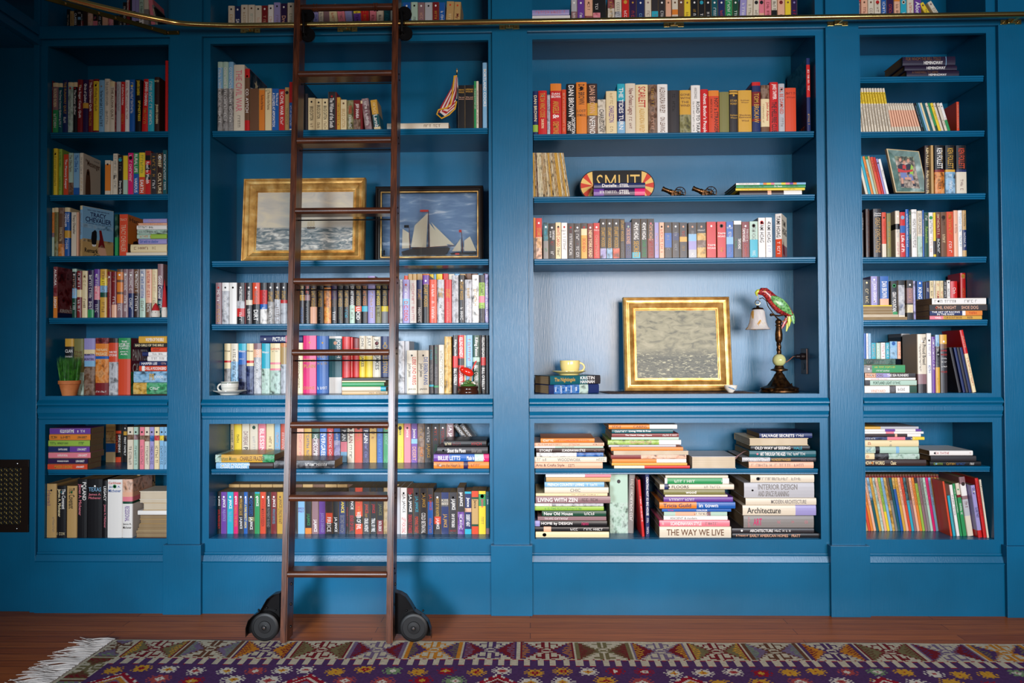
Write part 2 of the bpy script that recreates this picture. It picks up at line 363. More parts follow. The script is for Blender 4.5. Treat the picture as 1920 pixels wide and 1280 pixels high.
def cover_mesh(wd, dp, h, bands, hard, pages, open_right=False):
    """U-shaped cover: spine towards -Y at y=0, height along z, thickness along x."""
    m = MB(); t = min(.0022 if hard else .0005, wd * .12); r = min(wd * .18, .004)
    if pages: prof = None
    n = 4; pts = []                                       # outer spine curve, from left board to right board
    bulge = min(.0022, wd * .07) if hard else .0003
    pts.append((-wd / 2, dp)); pts.append((-wd / 2, r * .9))
    for k in range(n + 1):
        a = -1 + 2 * k / n; pts.append((a * (wd / 2 - r * .45), -bulge * (1 - a * a) + .0001))
    pts.append((wd / 2, r * .9)); pts.append((wd / 2, dp))
    inner = [(wd / 2 - t, dp), (wd / 2 - t, t + .001), (-wd / 2 + t, t + .001), (-wd / 2 + t, dp)]
    zs = [h]; cs = []
    for c, mt, p in bands: zs.append(max(0, zs[-1] - p * h)); cs.append(cmat(c, mt))
    zs[-1] = 0
    for i, c in enumerate(cs):
        a, b = zs[i + 1], zs[i]
        if b - a < 1e-6: continue
        vs = [(x, y, a) for x, y in pts] + [(x, y, b) for x, y in pts]; q = len(pts)
        m.add(vs, [(k, k + 1, q + k + 1, q + k) for k in range(q - 1)], c)
    edge = cs[0]; q = len(pts)
    for z in (0, h):                                      # board edges
        ring = pts + inner; vs = [(x, y, z) for x, y in ring]; N_ = len(ring)
        fs = [[0, 1, N_ - 2, N_ - 1], [1] + list(range(2, q - 2)) + [q - 2, q + 1, q + 2], [q - 2, q - 1, q, q + 1]]
        m.add(vs, fs, cs[-1] if z == 0 else edge)
    vs = [(x, y, z) for z in (0, h) for x, y in inner]
    m.add(vs, [(0, 1, 5, 4), (1, 2, 6, 5), (2, 3, 7, 6)], PG_T)
    m.add([(a, dp, z) for a in (-wd / 2, -wd / 2 + t) for z in (0, h)], [(0, 1, 3, 2)], edge)
    m.add([(a, dp, z) for a in (wd / 2 - t, wd / 2) for z in (0, h)], [(0, 1, 3, 2)], edge)
    return m, t
def clampx(a, b):                           # keep a book inside the clear width of its bay
    c = (a + b) / 2
    for x0, x1 in BAYX:
        if x0 - .02 < c < x1 + .02: return max(a, x0 + .0008), min(b, x1 - .0008)
    return a, b
def fit(*a):
    for q in a:
        if q and len(q.split()) <= 16: return q
    LONG.append(a[-1]); return ' '.join(a[-1].split()[:16])
LONG = []
NBOOK = [0]
ROWINFO = []
def ordinal(n):
    a = ['', 'first', 'second', 'third', 'fourth', 'fifth', 'sixth', 'seventh', 'eighth', 'ninth', 'tenth', 'eleventh', 'twelfth', 'thirteenth', 'fourteenth', 'fifteenth', 'sixteenth', 'seventeenth', 'eighteenth', 'nineteenth']
    if n < 20: return a[n]
    tn = {2: 'twent', 3: 'thirt', 4: 'fort'}[n // 10]; return tn + 'ieth' if n % 10 == 0 else tn + 'y-' + a[n % 10]
def lettering(wd, h, spec, y0, rng, wide=None):
    """title mesh on the plane y=y0 of a spine wd x h; spec 'TEXT@c a-b f' items"""
    m = MB(); ncol = 0
    for it in spec.split('|'):
        if not it: continue
        t, _, rest = it.partition('@'); c = rest[0] if rest else 'w'; rest = rest[1:]; fl = ''.join(ch for ch in rest if ch.isalpha()); rg = ''.join(ch for ch in rest if not ch.isalpha())
        a, b = (12, 90) if '-' not in rg else [float(q) for q in rg.split('-')]
        a /= 100; b /= 100; L_ = (b - a) * h; xo = 0; cw = wd * .56
        if 'l' in fl: xo = -wd * .22; cw = wd * .36
        if 'r' in fl: xo = wd * .22; cw = wd * .36
        mat = imat(c)
        if t == '*':
            n = 10; zc = h * (1 - a); rr = min(wd * .2, .0042) * (1 if 'b' not in fl else 1.9)
            m.add([(rr * math.cos(2 * PI * k / n), y0, zc + rr * 1.1 * math.sin(2 * PI * k / n)) for k in range(n)], [list(range(n))], mat); continue
        if 'h' in fl:                                     # letters across the spine
            if t == '~': v, f, tw, th = greek(6, rng)
            else: v, f, tw, th = text_mesh(t)
            sx = wd * .82 / tw; sz = min(L_ / th, sx * 1.5); sx = min(sx, sz * 1.3)
            zc = h * (1 - (a + b) / 2)
            m.add([((p[0] - tw / 2) * sx, y0, zc + (p[1] - th / 2) * sz) for p in v], f, mat); continue
        if t == '~':
            cw = min(cw * .8, .0115 if 'l' not in fl and 'r' not in fl else .007); n = max(4, min(26, int(L_ / max(cw, .004) * 1.25))); v, f, tw, th = greek(n, rng)
        else: v, f, tw, th = text_mesh(t)
        sz = cw / th; sl = L_ / tw
        if sl > sz * 1.15:
            sl = sz * 1.15
        sz = min(sz, sl * 2.6)
        zc = h * (1 - (a + b) / 2) + tw * sl / 2 if t != '~' else h * (1 - a)
        if t != '~': zc = h * (1 - a)
        m.add([(xo + (p[1] - th / 2) * sz, y0, zc - p[0] * sl) for p in v], f, mat)
    return m
def make_book(X, Yf, Z, wd, dp, h, bands, title='', hard=False, pages=0, lean=0, yaw=0, lying=False, group=None, name=None, label=None, whitepg=False):
    """X,Z: centre of the foot (upright) or right end / underside (lying); Yf: y of the spine"""
    rng = random.Random(NBOOK[0] * 7 + 3); NBOOK[0] += 1
    bl = parse_bands(bands); wd = max(wd, .0022)
    m, t = cover_mesh(wd, dp, h, bl, hard, pages)
    if pages:                                             # fore-edge towards the room: turn the cover round
        m.v = [(-x, dp - y, z) for x, y, z in m.v]
    nm = name or ('hardcover_book' if hard else 'pocket_book' if h < .178 and not lying else 'paperback_book')
    o = m.build(nm, fix=True); me = o.data
    pm = PG_W if whitepg else PG_T
    ins = .003 if hard else .0004; g = MB()
    ya, yb = (t + .0012, dp - ins) if not pages else (ins, dp - t - .0012)
    g.box((-wd / 2 + t + .0001, ya, ins), (wd / 2 - t - .0001, yb, h - ins), pm); g.build('page_block', o)
    if title and not pages:
        ym = -min(.0022, wd * .07) - .0003 if hard else -.0007
        l = lettering(wd, h, title, ym, rng)
        if l.v: l.build('title', o, fix=False)
    elif title:
        l = lettering(wd, h, title, -.0003, rng)
        if l.v: l.build('title', o, fix=False)
    if lying:
        o.rotation_euler = (0, -PI / 2, math.radians(yaw)); o.location = (X, Yf, Z + wd / 2)
    else:
        a = math.radians(lean); o.rotation_euler = (0, -a, math.radians(yaw)); o.location = (X, Yf, Z + wd / 2 * abs(math.sin(a)) + .0002)
    o['category'] = 'book'
    if group: o['group'] = group
    if label: o['label'] = label
    return o
def describe(bl, title, hard, kind=None):
    big = sorted(bl, key=lambda q: -q[2])[:2]; c1 = PAL[big[0][0]][0]; s = ('mottled ' if big[0][1] and big[0][2] > .5 else '') + c1
    if len(big) > 1 and big[1][2] > .22 and big[1][0] != big[0][0]:
        s = PAL[bl[0][0]][0] if bl[0][2] > .2 else c1
        o_ = [q for q in bl if q[2] > .2 and PAL[q[0]][0] != s]; s += ' and ' + PAL[o_[0][0]][0] if o_ else ''
    lt = ''
    for it in title.split('|'):
        if it and it[0] != '*' and '@' in it: lt = PAL[it.split('@')[1][0]][0]; break
    if kind == 'magazine': k = 'magazine'
    else: k = 'hardcover' if hard else 'paperback'
    return s, k, lt
REF = {}
def upright(where, crop, z, base, data, x0=0, Y=.035, depth=None, hard=None, grp=None, lean=0, start=0, back=False, kind=None, floor_y=None):
    """one row of standing books. crop=(ox,oy,scale); data lines 'x1,ytop,bands,title[,opts]' in crop pixels"""
    ox, oy, s = crop; px = x0; n = start
    items = [q.strip() for q in data.replace('\n', ';').split(';') if q.strip()]
    if floor_y is not None:                               # spine foot seen on the shelf top: solve its depth
        Y = F(ox + s * (x0 + 60), oy + s * floor_y, z).y
    for it in items:
        if it[0] == '_': px = float(it[1:]); continue
        f = it.split(','); x1 = float(f[0]); yt = float(f[1]); bands = f[2]; title = f[3] if len(f) > 3 else ''
        opt = dict(q.split('=') for q in f[4].split()) if len(f) > 4 else {}
        Yb = Y + float(opt.get('y', 0)); ln = float(opt.get('l', lean)); yw = float(opt.get('w', 0))
        bx0, bx1 = (float(q) for q in opt['b'].split('-')) if 'b' in opt else (px, x1)
        ym = oy + s * (base - 30)
        A = W(ox + s * bx0, oy + s * base, Yb); B = W(ox + s * bx1, oy + s * base, Yb); Tp = W(ox + s * (px + x1) / 2, oy + s * yt, Yb)
        am = W(ox + s * px, oy + s * (base + yt) / 2, Yb); bm = W(ox + s * x1, oy + s * (base + yt) / 2, Yb)
        if 'b' not in opt and not ln: A, B = am, bm
        A.x, B.x = clampx(A.x, B.x)
        if 'zb' in opt: z_ = W(ox + s * bx0, oy + s * float(opt['zb']), Yb).z
        else: z_ = z
        h = (Tp.z - z_); wd = (B.x - A.x) * math.cos(math.radians(ln)) - .0006; h = h / math.cos(math.radians(ln)) - wd * abs(math.sin(math.radians(ln)))
        hd = (h > .2 if hard is None else hard); hd = bool(int(opt['h'])) if 'h' in opt else hd
        dp = float(opt.get('d', depth or max(.095, min(.17, h * (.62 if h < .2 else .66))))); dp = min(dp, DEP - .0135 - Yb - .002)
        cx = (A.x + B.x) / 2
        if yw:
            wd = wd / math.cos(math.radians(yw))
        n += 1; bl = parse_bands(bands); sc, k, lt = describe(bl, title, hd, kind)
        kk_ = "children's book" if kind == 'childrens' else k
        lab = fit('%s %s with %s lettering, %s from the left %s' % (sc, kk_, lt, ordinal(n), where) if lt else '', '%s %s, %s from the left %s' % (sc, kk_, ordinal(n), where), '%s book, %s from left %s' % (sc, ordinal(n), where), '%s book, %s from left %s' % (sc.split(' and ')[0], ordinal(n), where))
        o = make_book(cx, Yb, z_, wd, dp, h, bands, title, hd, lean=ln, yaw=yw, group=grp or 'books ' + where, name=('magazine' if kind == 'magazine' else 'childrens_book' if kind == 'childrens' else None), label=lab)
        if 'ref' in opt: REF[opt['ref']] = (o, wd, dp, h)
        px = x1
    return n
def stack(where, crop, z, data, Y=.03, depth=.2, grp=None, yaw=0, hard=None):
    """a pile of lying books, topmost first: 'x0,x1,ytop,ybot,bands,title[,opts]'; o: page edge to the room when pages=1"""
    ox, oy, s = crop; items = [q.strip() for q in data.replace('\n', ';').split(';') if q.strip()]; N_ = len(items); zz = z + .0003
    for i, it in reversed(list(enumerate(items))):
        f = it.split(','); a, b, yt, yb = (float(q) for q in f[:4]); bands = f[4]; title = f[5] if len(f) > 5 else ''
        opt = dict(q.split('=') for q in f[6].split()) if len(f) > 6 else {}
        Yb = Y + float(opt.get('y', 0)); yw = float(opt.get('w', yaw)); dp = min(float(opt.get('d', depth)), DEP - .016 - Yb)
        A = W(ox + s * a, oy + s * (yt + yb) / 2, Yb); B = W(ox + s * b, oy + s * (yt + yb) / 2, Yb); zt = W(ox + s * (a + b) / 2, oy + s * yt, Yb).z
        A.x, B.x = clampx(A.x, B.x)
        th = max(.0025, zt - zz - .0003); h = (B.x - A.x) / max(.5, math.cos(math.radians(yw)))
        hd = th > .018 if hard is None else hard; hd = bool(int(opt['h'])) if 'h' in opt else hd
        bl = parse_bands(bands); sc, k, lt = describe(bl, title, hd); pg = int(opt.get('p', 0)); mg = 'm' in opt
        if mg: k = 'magazine'
        pos = 'topmost of' if i == 0 else 'bottom one of' if i == N_ - 1 else ordinal(i + 1) + ' from the top of'
        lab = '%s %s%s, %s %s' % (sc, k, ' lying pages outward' if pg else (' with %s lettering' % lt) if lt else '', pos, where)
        lab = fit(lab, '%s %s, %s %s' % (sc, k, pos, where), '%s %s, %s %s' % (sc.split(' and ')[0], k, pos.replace(' from the top of', ' in'), where))
        title = '|'.join(re.sub('([lr])$', lambda g: 'r' if g.group(1) == 'l' else 'l', q) if re.search(r'@\w[0-9.-]+[lr]$', q) else q for q in title.split('|'))
        o = make_book(B.x, Yb, zz, th, dp, h, bands, title, hd, pages=pg, lying=True, yaw=yw, group=grp or 'books in ' + where, label=lab, name='magazine' if mg else None, whitepg=bool(int(opt.get('wp', 0))))
        if 'ref' in opt: REF[opt['ref']] = (o, th, dp, h)
        zz += th + .0004
    return zz
def cover_art(ref, side, bands, texts):
    """picture cover on a board: side +1 the board towards +x. texts: (string, colour, u0, u1, v0, v1) in board fractions, v from the top"""
    o, wd, dp, h = REF[ref]; x = side * (wd / 2 + .0003); m = MB(); z = h - .001
    for c, mt, p in parse_bands(bands):
        z2 = max(.001, z - p * (h - .002)); m.add([(x, .001, z2), (x, dp - .001, z2), (x, dp - .001, z), (x, .001, z)], [(0, 1, 2, 3)] if side > 0 else [(3, 2, 1, 0)], cmat(c, mt)); z = z2
    for t, c, u0, u1, v0, v1 in texts:
        if isinstance(t, list): vs = t; v = [(a, 1 - b_) for a, b_ in vs]; f = [list(range(len(v)))]; tw = th = 1
        else: v, f, tw, th = text_mesh(t, .02)
        W_, H_ = (u1 - u0) * dp, (v1 - v0) * h
        vv = []
        for a, b_ in v:
            u = u0 * dp + a / tw * W_; u = u if side > 0 else dp - u
            vv.append((x + side * .0004, u, h - v1 * h + b_ / th * H_))
        m.add(vv, f, imat(c))
    m.build('front_cover', o, fix=False)
# ---------------------------------------------------------------- vent-side bay
S1, S2, S3, S4 = SH
C1 = (70, 0, .203125)
upright('on the upper shelf above the curved rail', (0, 0, .21875), S1['up'], 238, '''598,80,k,~@i20-80
632,95,t,~@n;664,85,k,CLASSES@w;690,85,k8g6k12s10k20R;712,85,k40R,~@w;750,100,N;795,105,#q;835,120,k30p,~@p;875,120,k,~@w;925,130,q
970,135,#p;1020,130,k;1050,130,k,~@w;1085,20,k,~@w;1112,-20,R,Nevermore@w5-60;1128,-20,k;1160,-20,u35K5u,;1190,-20,u60k;1232,-20,x40w,~@k;1275,-20,i30g,;1312,-10,p,,b=1305-1345 l=7;1345,40,g,~@c,b=1350-1376 l=12;1372,60,k,,b=1380-1400 l=16''', 570, Y=.1, grp='paperbacks above the rail at the corner')
upright('on the top shelf beside the vent', C1, S1['s'][0], 1205, '''140,745,R,The Quilter's Apprentice@w12-80
192,765,c8m46e,ROUND ROBIN@c12-48|~@w62-90
232,768,c8T,The Cross Country Quilters@w14-70|~@w72-90
280,740,B,THE RUNAWAY QUILT@Y4-64|~@w70-84
328,760,c8#x,The Quilter's Legacy@g18-80|*@r4
368,760,c9k,The Master Quilter@w15-90|*@r4
418,735,R,The Sugar Camp Quilt@w10-80|*@Y92
470,735,V44Y10V,Circle of Quilters@w8-44|*@w94
515,735,#R45R,The Christmas Quilt@w5-60|~@Y62-90
566,730,R4y92R,The Winding Ways Quilt@n6-60|*@k90
618,740,s,The New Year's Quilt@k20-50|~@k52-90|*@g5
668,728,i,THE QUILTER'S KITCHEN@g5-50|~@g60-85
715,752,c10i,THE ALOHA QUILT@n12-80
728,760,#R
770,755,G,~@g6-60
808,755,r,A Quilter's Holiday@w5-60|~@Y62-85
848,740,w,~@r5-75
900,735,b,~@w6-65|*@y92
960,735,k,JENNIFER CHIAVERINI@y2-30|SPYMISTRESS@y40-90r
1018,730,r,JENNIFER CHIAVERINI@w5-50|~@Y55-85,l=-2
1078,730,a,~@w5-90
1128,712,N,FATES@c3-12h|JENNIFER CHIAVERINI@c50-85
_1178
1205,560,r,,d=.2''', 105, Y=.03, grp='quilt novels on the top shelf beside the vent')
C = (80, 260, .130208)
upright('on the second shelf beside the vent', C, S1['s'][1], 785, '''152,145,E;213,140,y,~@n8-45|*@k38|~@n48-80|*@r94
_228
278,148,l,~@E8-40|~@n60-90,d=.12;_296
370,225,O,The Memory Keeper@w12-90
440,205,x70#n,The Olive Farm@n5-45
530,208,s82b,The Olive Sea@b5-45
585,205,i,~@g8-50|~@Y60-90,ref=mess h=0 d=.135
_892
978,310,i12o76i,*@k58
1010,320,i
1080,215,i,~@g5-60|F@k52-62h|~@g66-92
1155,235,k,~@g5-45|*@a55b|Danny Orlis@w65-98
1225,245,y62x,
1305,205,P,~@w5-70|*@k80b
1385,205,e50b,RURAL LIFE@w3-47|VARIOUS@w60-95
1472,200,y58O,~@e5-50|EARTH@w65-95
1555,175,R10k12r10k12r10k12r,Road to Wealth@w25-75
1645,205,K,~@Y8-60|~@w62-90
1728,205,N,CHIEF@c3-35|*@w42b|CULTURE@c48-98
1790,165,T,~@w5-90''', 100, Y=.03, grp='novels on the second shelf beside the vent')
cover_art('mess', 1, 'i', [('the', 'n', .12, .24, .1, .17), ('Messenger', 'n', .22, .95, .12, .3), ('~'.replace('~', 'a novel'), 'g', .6, .9, .06, .1),
 ([(.12, .98), (.12, .75), (.15, .5), (.2, .36), (.3, .33), (.36, .4), (.4, .6), (.42, .98)], 'n', .0, 1, 0, 1), ([(.22, .44), (.24, .39), (.29, .39), (.3, .46), (.26, .5)], 'q', 0, 1, 0, 1)])
upright('on the third shelf beside the vent', C[:1] + (375, C[2]), S1['s'][2], 785, '''165,115,c9o42m9x,~@n10-50|~@c62-90
222,110,c9L60#L,~@n12-60
312,110,#n12n62#o,~@c40-70
392,108,c9b38Y15b,TRACY@w12-30r|CHEVALIER@w12-40l|~@w62-88
_408
490,175,i,Tracy Chevalier@k6-50
516,175,q
572,80,c8s58t,TRACY CHEVALIER@g14-58|~@n66-90,ref=rem w=-24 b=526-572 d=.155
_1036
1085,205,#E55e
1225,205,O,TRACY@q8-18h|TRACY CHEVALIER@q25-90,ref=orang b=1100-1225 d=.135''', 92, Y=.035, grp='historical novels on the third shelf beside the vent')
cover_art('rem', 1, 's34#s8s22#t6t', [('TRACY', 'B', .25, .75, .1, .19), ('CHEVALIER', 'B', .1, .92, .2, .3), ('A NOVEL OF LIFE AND LOVE', 'B', .12, .9, .315, .335), ('NEW YORK TIMES BESTSELLER', 'B', .16, .86, .055, .075), ('Remark', 'k', .08, .5, .82, .91), ('Creat', 'k', .36, .66, .92, .985),
 ([(.3, .73), (.28, .62), (.3, .5), (.4, .44), (.45, .47), (.46, .58), (.44, .72), (.38, .75)], 'k', 0, 1, 0, 1), ([(.3, .74), (.44, .73), (.42, .77), (.33, .78)], 'w', 0, 1, 0, 1), ([(.5, .78), (.55, .6), (.53, .44), (.6, .43), (.66, .6), (.72, .78)], 'R', 0, 1, 0, 1), ([(.5, .8), (.62, .72), (.74, .8), (.78, .93), (.6, .95), (.5, .9)], 'q', 0, 1, 0, 1)])
cover_art('orang', 1, 'o70n', [('Haru', 'n', .1, .8, .06, .16), ([(.25, .8), (.35, .62), (.55, .58), (.75, .66), (.9, .9), (.4, .9)], 'N', 0, 1, 0, 1)])
stack('the paperback pile on the third shelf beside the vent', (80, 375, .130208), S1['s'][2], '''1448,1790,265,326,u,~@q10-80
1378,1790,328,358,q,~@o
1356,1790,360,420,w,~@E5-60
1362,1790,424,486,#x,~@K8-70
1360,1790,488,552,x45l,~@o10-50
1380,1790,556,630,u,Girl with no shadow@b5-70
1268,1790,634,746,c,~@R10-50|~@n60-70
1205,1790,750,782,i''', Y=.022, depth=.15)
upright('on the fourth shelf beside the vent', (80, 485, .130208), S1['s'][3], 825, '''215,115,#R58o,AURORA@w5-38|LEIGH@w60-90,ref=aur h=0
_420
488,145,x6k34s20E,~@q10-55|~@w70-90|*@w95
562,175,R40c16R,~@w5-35|*@k47|~@w62-90|*@w95
645,175,c,~@t8-35|*@n45|~@n60-85
738,165,V83e,~@w10-60|~@w66-84|*@w94
822,150,v35p28V,~@w12-65|~@w72-90|*@w96
925,150,Y18y16s14E10Y,~@n5-50|~@n68-90
990,185,R,~@q8-45l|~@q20-80r|*@w94
1065,185,R72q,~@q8-30|~@w55-72|*@n94
1155,150,n6o16n5o20n5o18m,~@w70-90|*@w94
1230,150,m,~@w8-45|~@w55-88|*@w94
1312,150,m50B,~@w5-45|~@w60-88|*@w95
1392,150,n50N,~@w5-48|~@w56-88|*@w94
1480,150,G60x,~@b5-60|~@n66-88|*@w94
1570,150,q70n,~@r5-60|~@w72-90
1650,150,c82#r,~@q5-50|~@g60-80
1735,75,m40V28T,Good Counsel@w22-65|~@w70-90''', 150, Y=.03, grp='paperbacks on the fourth shelf beside the vent')
cover_art('aur', 1, '#R90B', [('LIN', 'w', .6, .9, .74, .8), ('KIRKPATRICK', 'w', .12, .98, .82, .89)])
upright('on the ledge beside the potted grass', (80, 610, .130208), S1['n'], 1010, '''445,190,Y14k,CLAN@w18-26h|CAVE BEAR@w28-36h,d=.15
590,190,L60#x,THE@n22-27h|VALLEY@n28-33h|HORSES@n34-40h|~@n46-50h
755,185,u20c8u12s10#n,MAMMOTH@V26-32h|HUNTERS@V34-40h
950,180,#R10o22b5#o42R,THE PLAINS@c18-24h|PASSAGE@c25-31h|~@w93-96h
1085,185,N8O34#G,SHELTERS@w22-27h|STONE@w28-32h|~@w93-96h
1268,180,e37O,THE@w5-8h|LAND OF@w9-12h|PAINTED@w13-16h|CAVES@w17-20h|JEAN M.@w23-26h|AUEL@w27-30h|*@w88,d=.16 ref=cave''', 315, Y=.085, depth=.16, hard=True, grp='thick hardcovers beside the potted grass')
cover_art('cave', 1, 'R60#e', [('PAINTED', 'w', .1, .95, .2, .4), ('CAVES', 'w', .1, .8, .45, .62)])
stack('the pile on the potted grass ledge', (80, 610, .130208), S1['n'], '''1385,1790,152,250,Y,WOMEN OF THE BIBLE@w25-90
1312,1790,255,306,k,BAD GIRLS OF THE BIBLE@c5-90
1560,1790,312,374,O,~@R15-70
1435,1790,380,432,B25w,~@g40-90
1510,1790,440,512,w,~@g20-90
1395,1790,515,574,B,HARPER LEE@w8-65|~@q80-98
1390,1790,578,652,O10w10O,TO KILL A MOCKINGBIRD@w15-98
1312,1790,658,815,#s,PR@Y48-64|~@w66-95
1306,1790,822,984,#Y40#e,~@w50-80
1300,1790,990,1008,N''', Y=.008, depth=.16)
upright('in back row, lower shelf beside the vent', (80, 785, .130208), S1['low'], 625, '''1045,60,t30#t22b22c,BESSIE@K20-24h|~@k26-30h|~@k38-42h|DAVID@K44-48h
1130,60,k20O7k60O,DAVID BALDACCI@O30-75l|SIMPLE GENIUS@w30-75r
1160,70,k,,h=0
1212,70,K20Y10k,FIRST FAMILY@w35-90|*@w8''', 905, floor_y=625, grp='thrillers at the back of the lower shelf beside the vent')
upright('in front row, lower shelf beside the vent', (80, 785, .130208), S1['low'], 726, '''1306,118,i18#n12i,*@k5|~@K45-90
1374,118,x18#m12x,*@k5|~@K45-90;_1394
1464,118,p20#n10p,*@k6|~@m45-90
1538,118,i20#n14i,*@k6|~@K45-90
1604,118,u20#b14u,*@k6|~@K45-90
1680,118,c20#r12c,*@k6|~@K45-90
1746,118,s20#y12s,*@k6|~@K45-90
1790,118,s20#k14s,*@k7|~@K45-90''', 1215, Y=.02, grp='pastel paperbacks in the lower shelf beside the vent', hard=False)
stack('the bright paperback pile beside the vent', (80, 785, .130208), S1['low'], '''100,690,132,214,v,NOT THE@w35-50|KILLING TIME@w26-60|~@w68-92
95,688,222,302,o,~@E4-20|~@E28-52|LORNA BARRETT@E68-92
82,680,308,388,l,~@E4-20|SENTENCED TO DEATH@E22-48|~@E70-92
82,678,395,477,B52v,CHAPTER & HEARSE@w24-46|LORNA BARRETT@w70-92
82,690,483,560,p,BOOKPLATE SPECIAL@w22-46|LORNA BARRETT@w70-92
75,650,567,642,V,BOOKMARKED FOR DEATH@w24-52|LORNA BARRETT@w70-92
70,645,650,716,O,MURDER IS BINDING@Y18-62|LORNA BARRETT@w72-92''', Y=.012, depth=.105, hard=False)
upright('on the bottom shelf beside the vent', (80, 880, .130208), S1['bot'], 990, '''200,205,t,Hawaii@m12-58l|~@g62-90r|*@k92
345,235,k,The Covenant@w6-45r|James A. Michener@c6-60l|*@T86|~@c90-95h
495,235,t,The Covenant@k4-44|*@e90
645,140,k,POLAND@w5-36r|James A. Michener@p8-62l|*@w92
865,138,k,TEXAS@s14-21h|James A.@p24-29h|Michener@p30-34h|*@w92
930,160,k,LEGACY@w10-38|James A. Michener@p42-84
1148,142,w,Caribbean@O4-8h|James A.@b11-15h|Michener@b17-22h|*@e28b|*@g92
1295,140,#q22q8p8E4w,RECESSIONAL@v46-72|James A.@K75-79h|Michener@K80-85h,ref=pal
_1330''', 45, Y=.012, depth=.17, hard=True, grp='thick hardcovers on the bottom shelf beside the vent')
upright('behind the page-edge pile beside the vent', (80, 880, .130208), S1['bot'], 960, '''1400,60,t,,ref=jam y=0 h=1 d=.14''', 1355, Y=.13, hard=True, grp='tan hardcovers at the back beside the vent')
cover_art('jam', 1, 't', [('James A.', 'k', .12, .98, .1, .3), ('READER', 'k', .1, .95, .5, .7)])
stack('the page-edge pile beside the vent', (80, 880, .130208), S1['bot'], '''1392,1790,310,425,i,,p=1 wp=1
1402,1790,432,472,w,,p=1 wp=1
1442,1790,477,578,t,,p=1 wp=1
1370,1790,588,645,w,
1405,1790,655,706,n,,p=1
1398,1790,710,778,t,,p=1
1385,1790,782,838,n,,p=1
1370,1790,842,876,t,,p=1
1345,1790,880,905,c,,p=1
1340,1790,908,975,n,,p=1''', Y=.012, depth=.14)
# ---------------------------------------------------------------- ladder bay
upright('above the rail in the ladder bay', (380, 0, .145833), S2['up'], 285, '''410,75,i,*@k12|~@Y30-90
490,80,B,*@w12|SANDRA@w45-98
583,62,i78b,*@n12|~@t25-70
672,62,i,*@n10|~@x30-95
757,72,i,*@k12|~@q40-95
838,72,R,*@w10|~@q35-95
912,62,w,*@k12|~@q40-98
1000,32,u74#v,*@k8|~@m40-80
1088,45,V,*@w12|Dreams@q40-90
1180,35,i,*@k9|~@L35-90
1215,40,i;_1420
1490,60,u,~@b;1552,60,i,~@g;1640,60,m
1755,50,c,~@O30-95,l=6;1852,50,p,~@m,l=6;1945,50,u,~@s,l=6''', 325, Y=.1, grp='paperbacks above the rail in the ladder bay')
upright('above the rail past the ladder stile side', (650, 0, .182292), S2['up'], 200, '''150,90,y18v,~@V,l=4 b=82-158
235,80,r,~@o10-60,l=2
305,75,p,~@R30-95;380,75,i,~@K30-95;450,78,T,~@a20-90;470,80,i;_575
660,25,b,*@w10|~@s40-90;732,22,x,*@k10|~@K45-70|*@r86
802,25,m,*@w12|~@q35-95;882,25,G,*@k10|~@p60-90;950,22,R,*@w9|~@Y30-95;1012,25,b,~@w30-95
1092,12,t,*@O10|~@c40-90,l=-3;1162,18,t,*@O10|My Name@R40-95,l=-3 d=.13''', 85, Y=.1, grp='paperbacks above the rail in the ladder bay')
C = (390, 60, .148433)
upright('on the top shelf of the ladder bay', C, S2['s'][0], 1222, '''186,378,x8s30#g,~@w8-95,d=.2;255,378,x8x30#g,~@w8-95,d=.2;322,378,s8s30#g,~@w8-95,d=.2
462,415,i,THE CIVIL WAR@p8-70|~@K76-98,d=.21 ref=cw
528,465,r14n68r,CO. AYTCH@w32-70|*@w97|*@w7,d=.22 ref=flag
640,715,n;718,712,t4o,The Army of the Potomac@N15-50
805,712,c,The Army of the Potomac@n8-50|~@E3-8h
895,715,b,The Army of@w10-40r|A STILLNESS AT APPOMATTOX@w10-90l
970,725,r,THE@w5-12|CIVIL WAR@w14-62|~@w66-86
1025,700,t,*@k18b|~@L45-85;1068,632,r42b53w,~@w48-90;_1140;1222,640,k,,d=.22 ref=blk;_1226;1262,780,K
1354,832,c,*@k8|BRUCE CATTON@k26-68|~@n74-95;1442,842,c,*@k8|BRUCE CATTON@k20-62|~@n70-95;1517,842,c,*@k8|BRUCE CATTON@k22-65|~@n72-95
1612,755,K,*@r8|The Widow of the South@w16-92;1626,760,R;1672,825,Y,~@N15-90;1752,855,c,*@n6|BRUCE CATTON@t30-90''', 118, Y=.035, grp='history books on the top shelf of the ladder bay')
cover_art('flag', 1, '#k38#N', [([(0, 1), (.12, 1), (.7, .62), (.62, .58)], 'w', 0, 1, 0, .3), ([(.3, .2), (.42, .5), (.6, .55), (.45, .75), (.5, 1), (.3, .8), (.1, 1), (.16, .72), (0, .5), (.2, .5)], 'c', .25, .6, .05, .24)])
C = (650, 80, .145833)
upright('on the top shelf between the ladder stiles', C, S2['s'][0], 1085, '''86,740,#L,SHAARA@r18-45|~@w50-95
178,738,R62#n,JEFF SHAARA@w12-60,
205,745,c10R
292,712,#m,~@w10-90,l=7 b=236-328
386,730,Y48T42c,~@c10-50|Lamb@w50-95,l=7.5 b=350-440 ref=ap''', 5, Y=.035, grp='history books on the top shelf of the ladder bay')
upright('at the pilaster end, top shelf of the ladder bay', C, S2['s'][0], 1070, '''1520,548,k,HERMAN@Y8-13h|WOUK@Y14-18h|War and@q26-29h|Remembrance@q30-33h
1636,545,k,HERMAN@Y8-12h|WOUK@Y13-17h|War and@q26-29h|Remembrance@q30-33h
1666,495,e,~@w15-60;1697,495,i,~@K20-60|~@K66-90;1740,535,N
_1745;1808,258,s,PORTLAND COOKS@w10-85|*@w94,y=-.01''', 1432, Y=.035, grp='history books on the top shelf of the ladder bay')
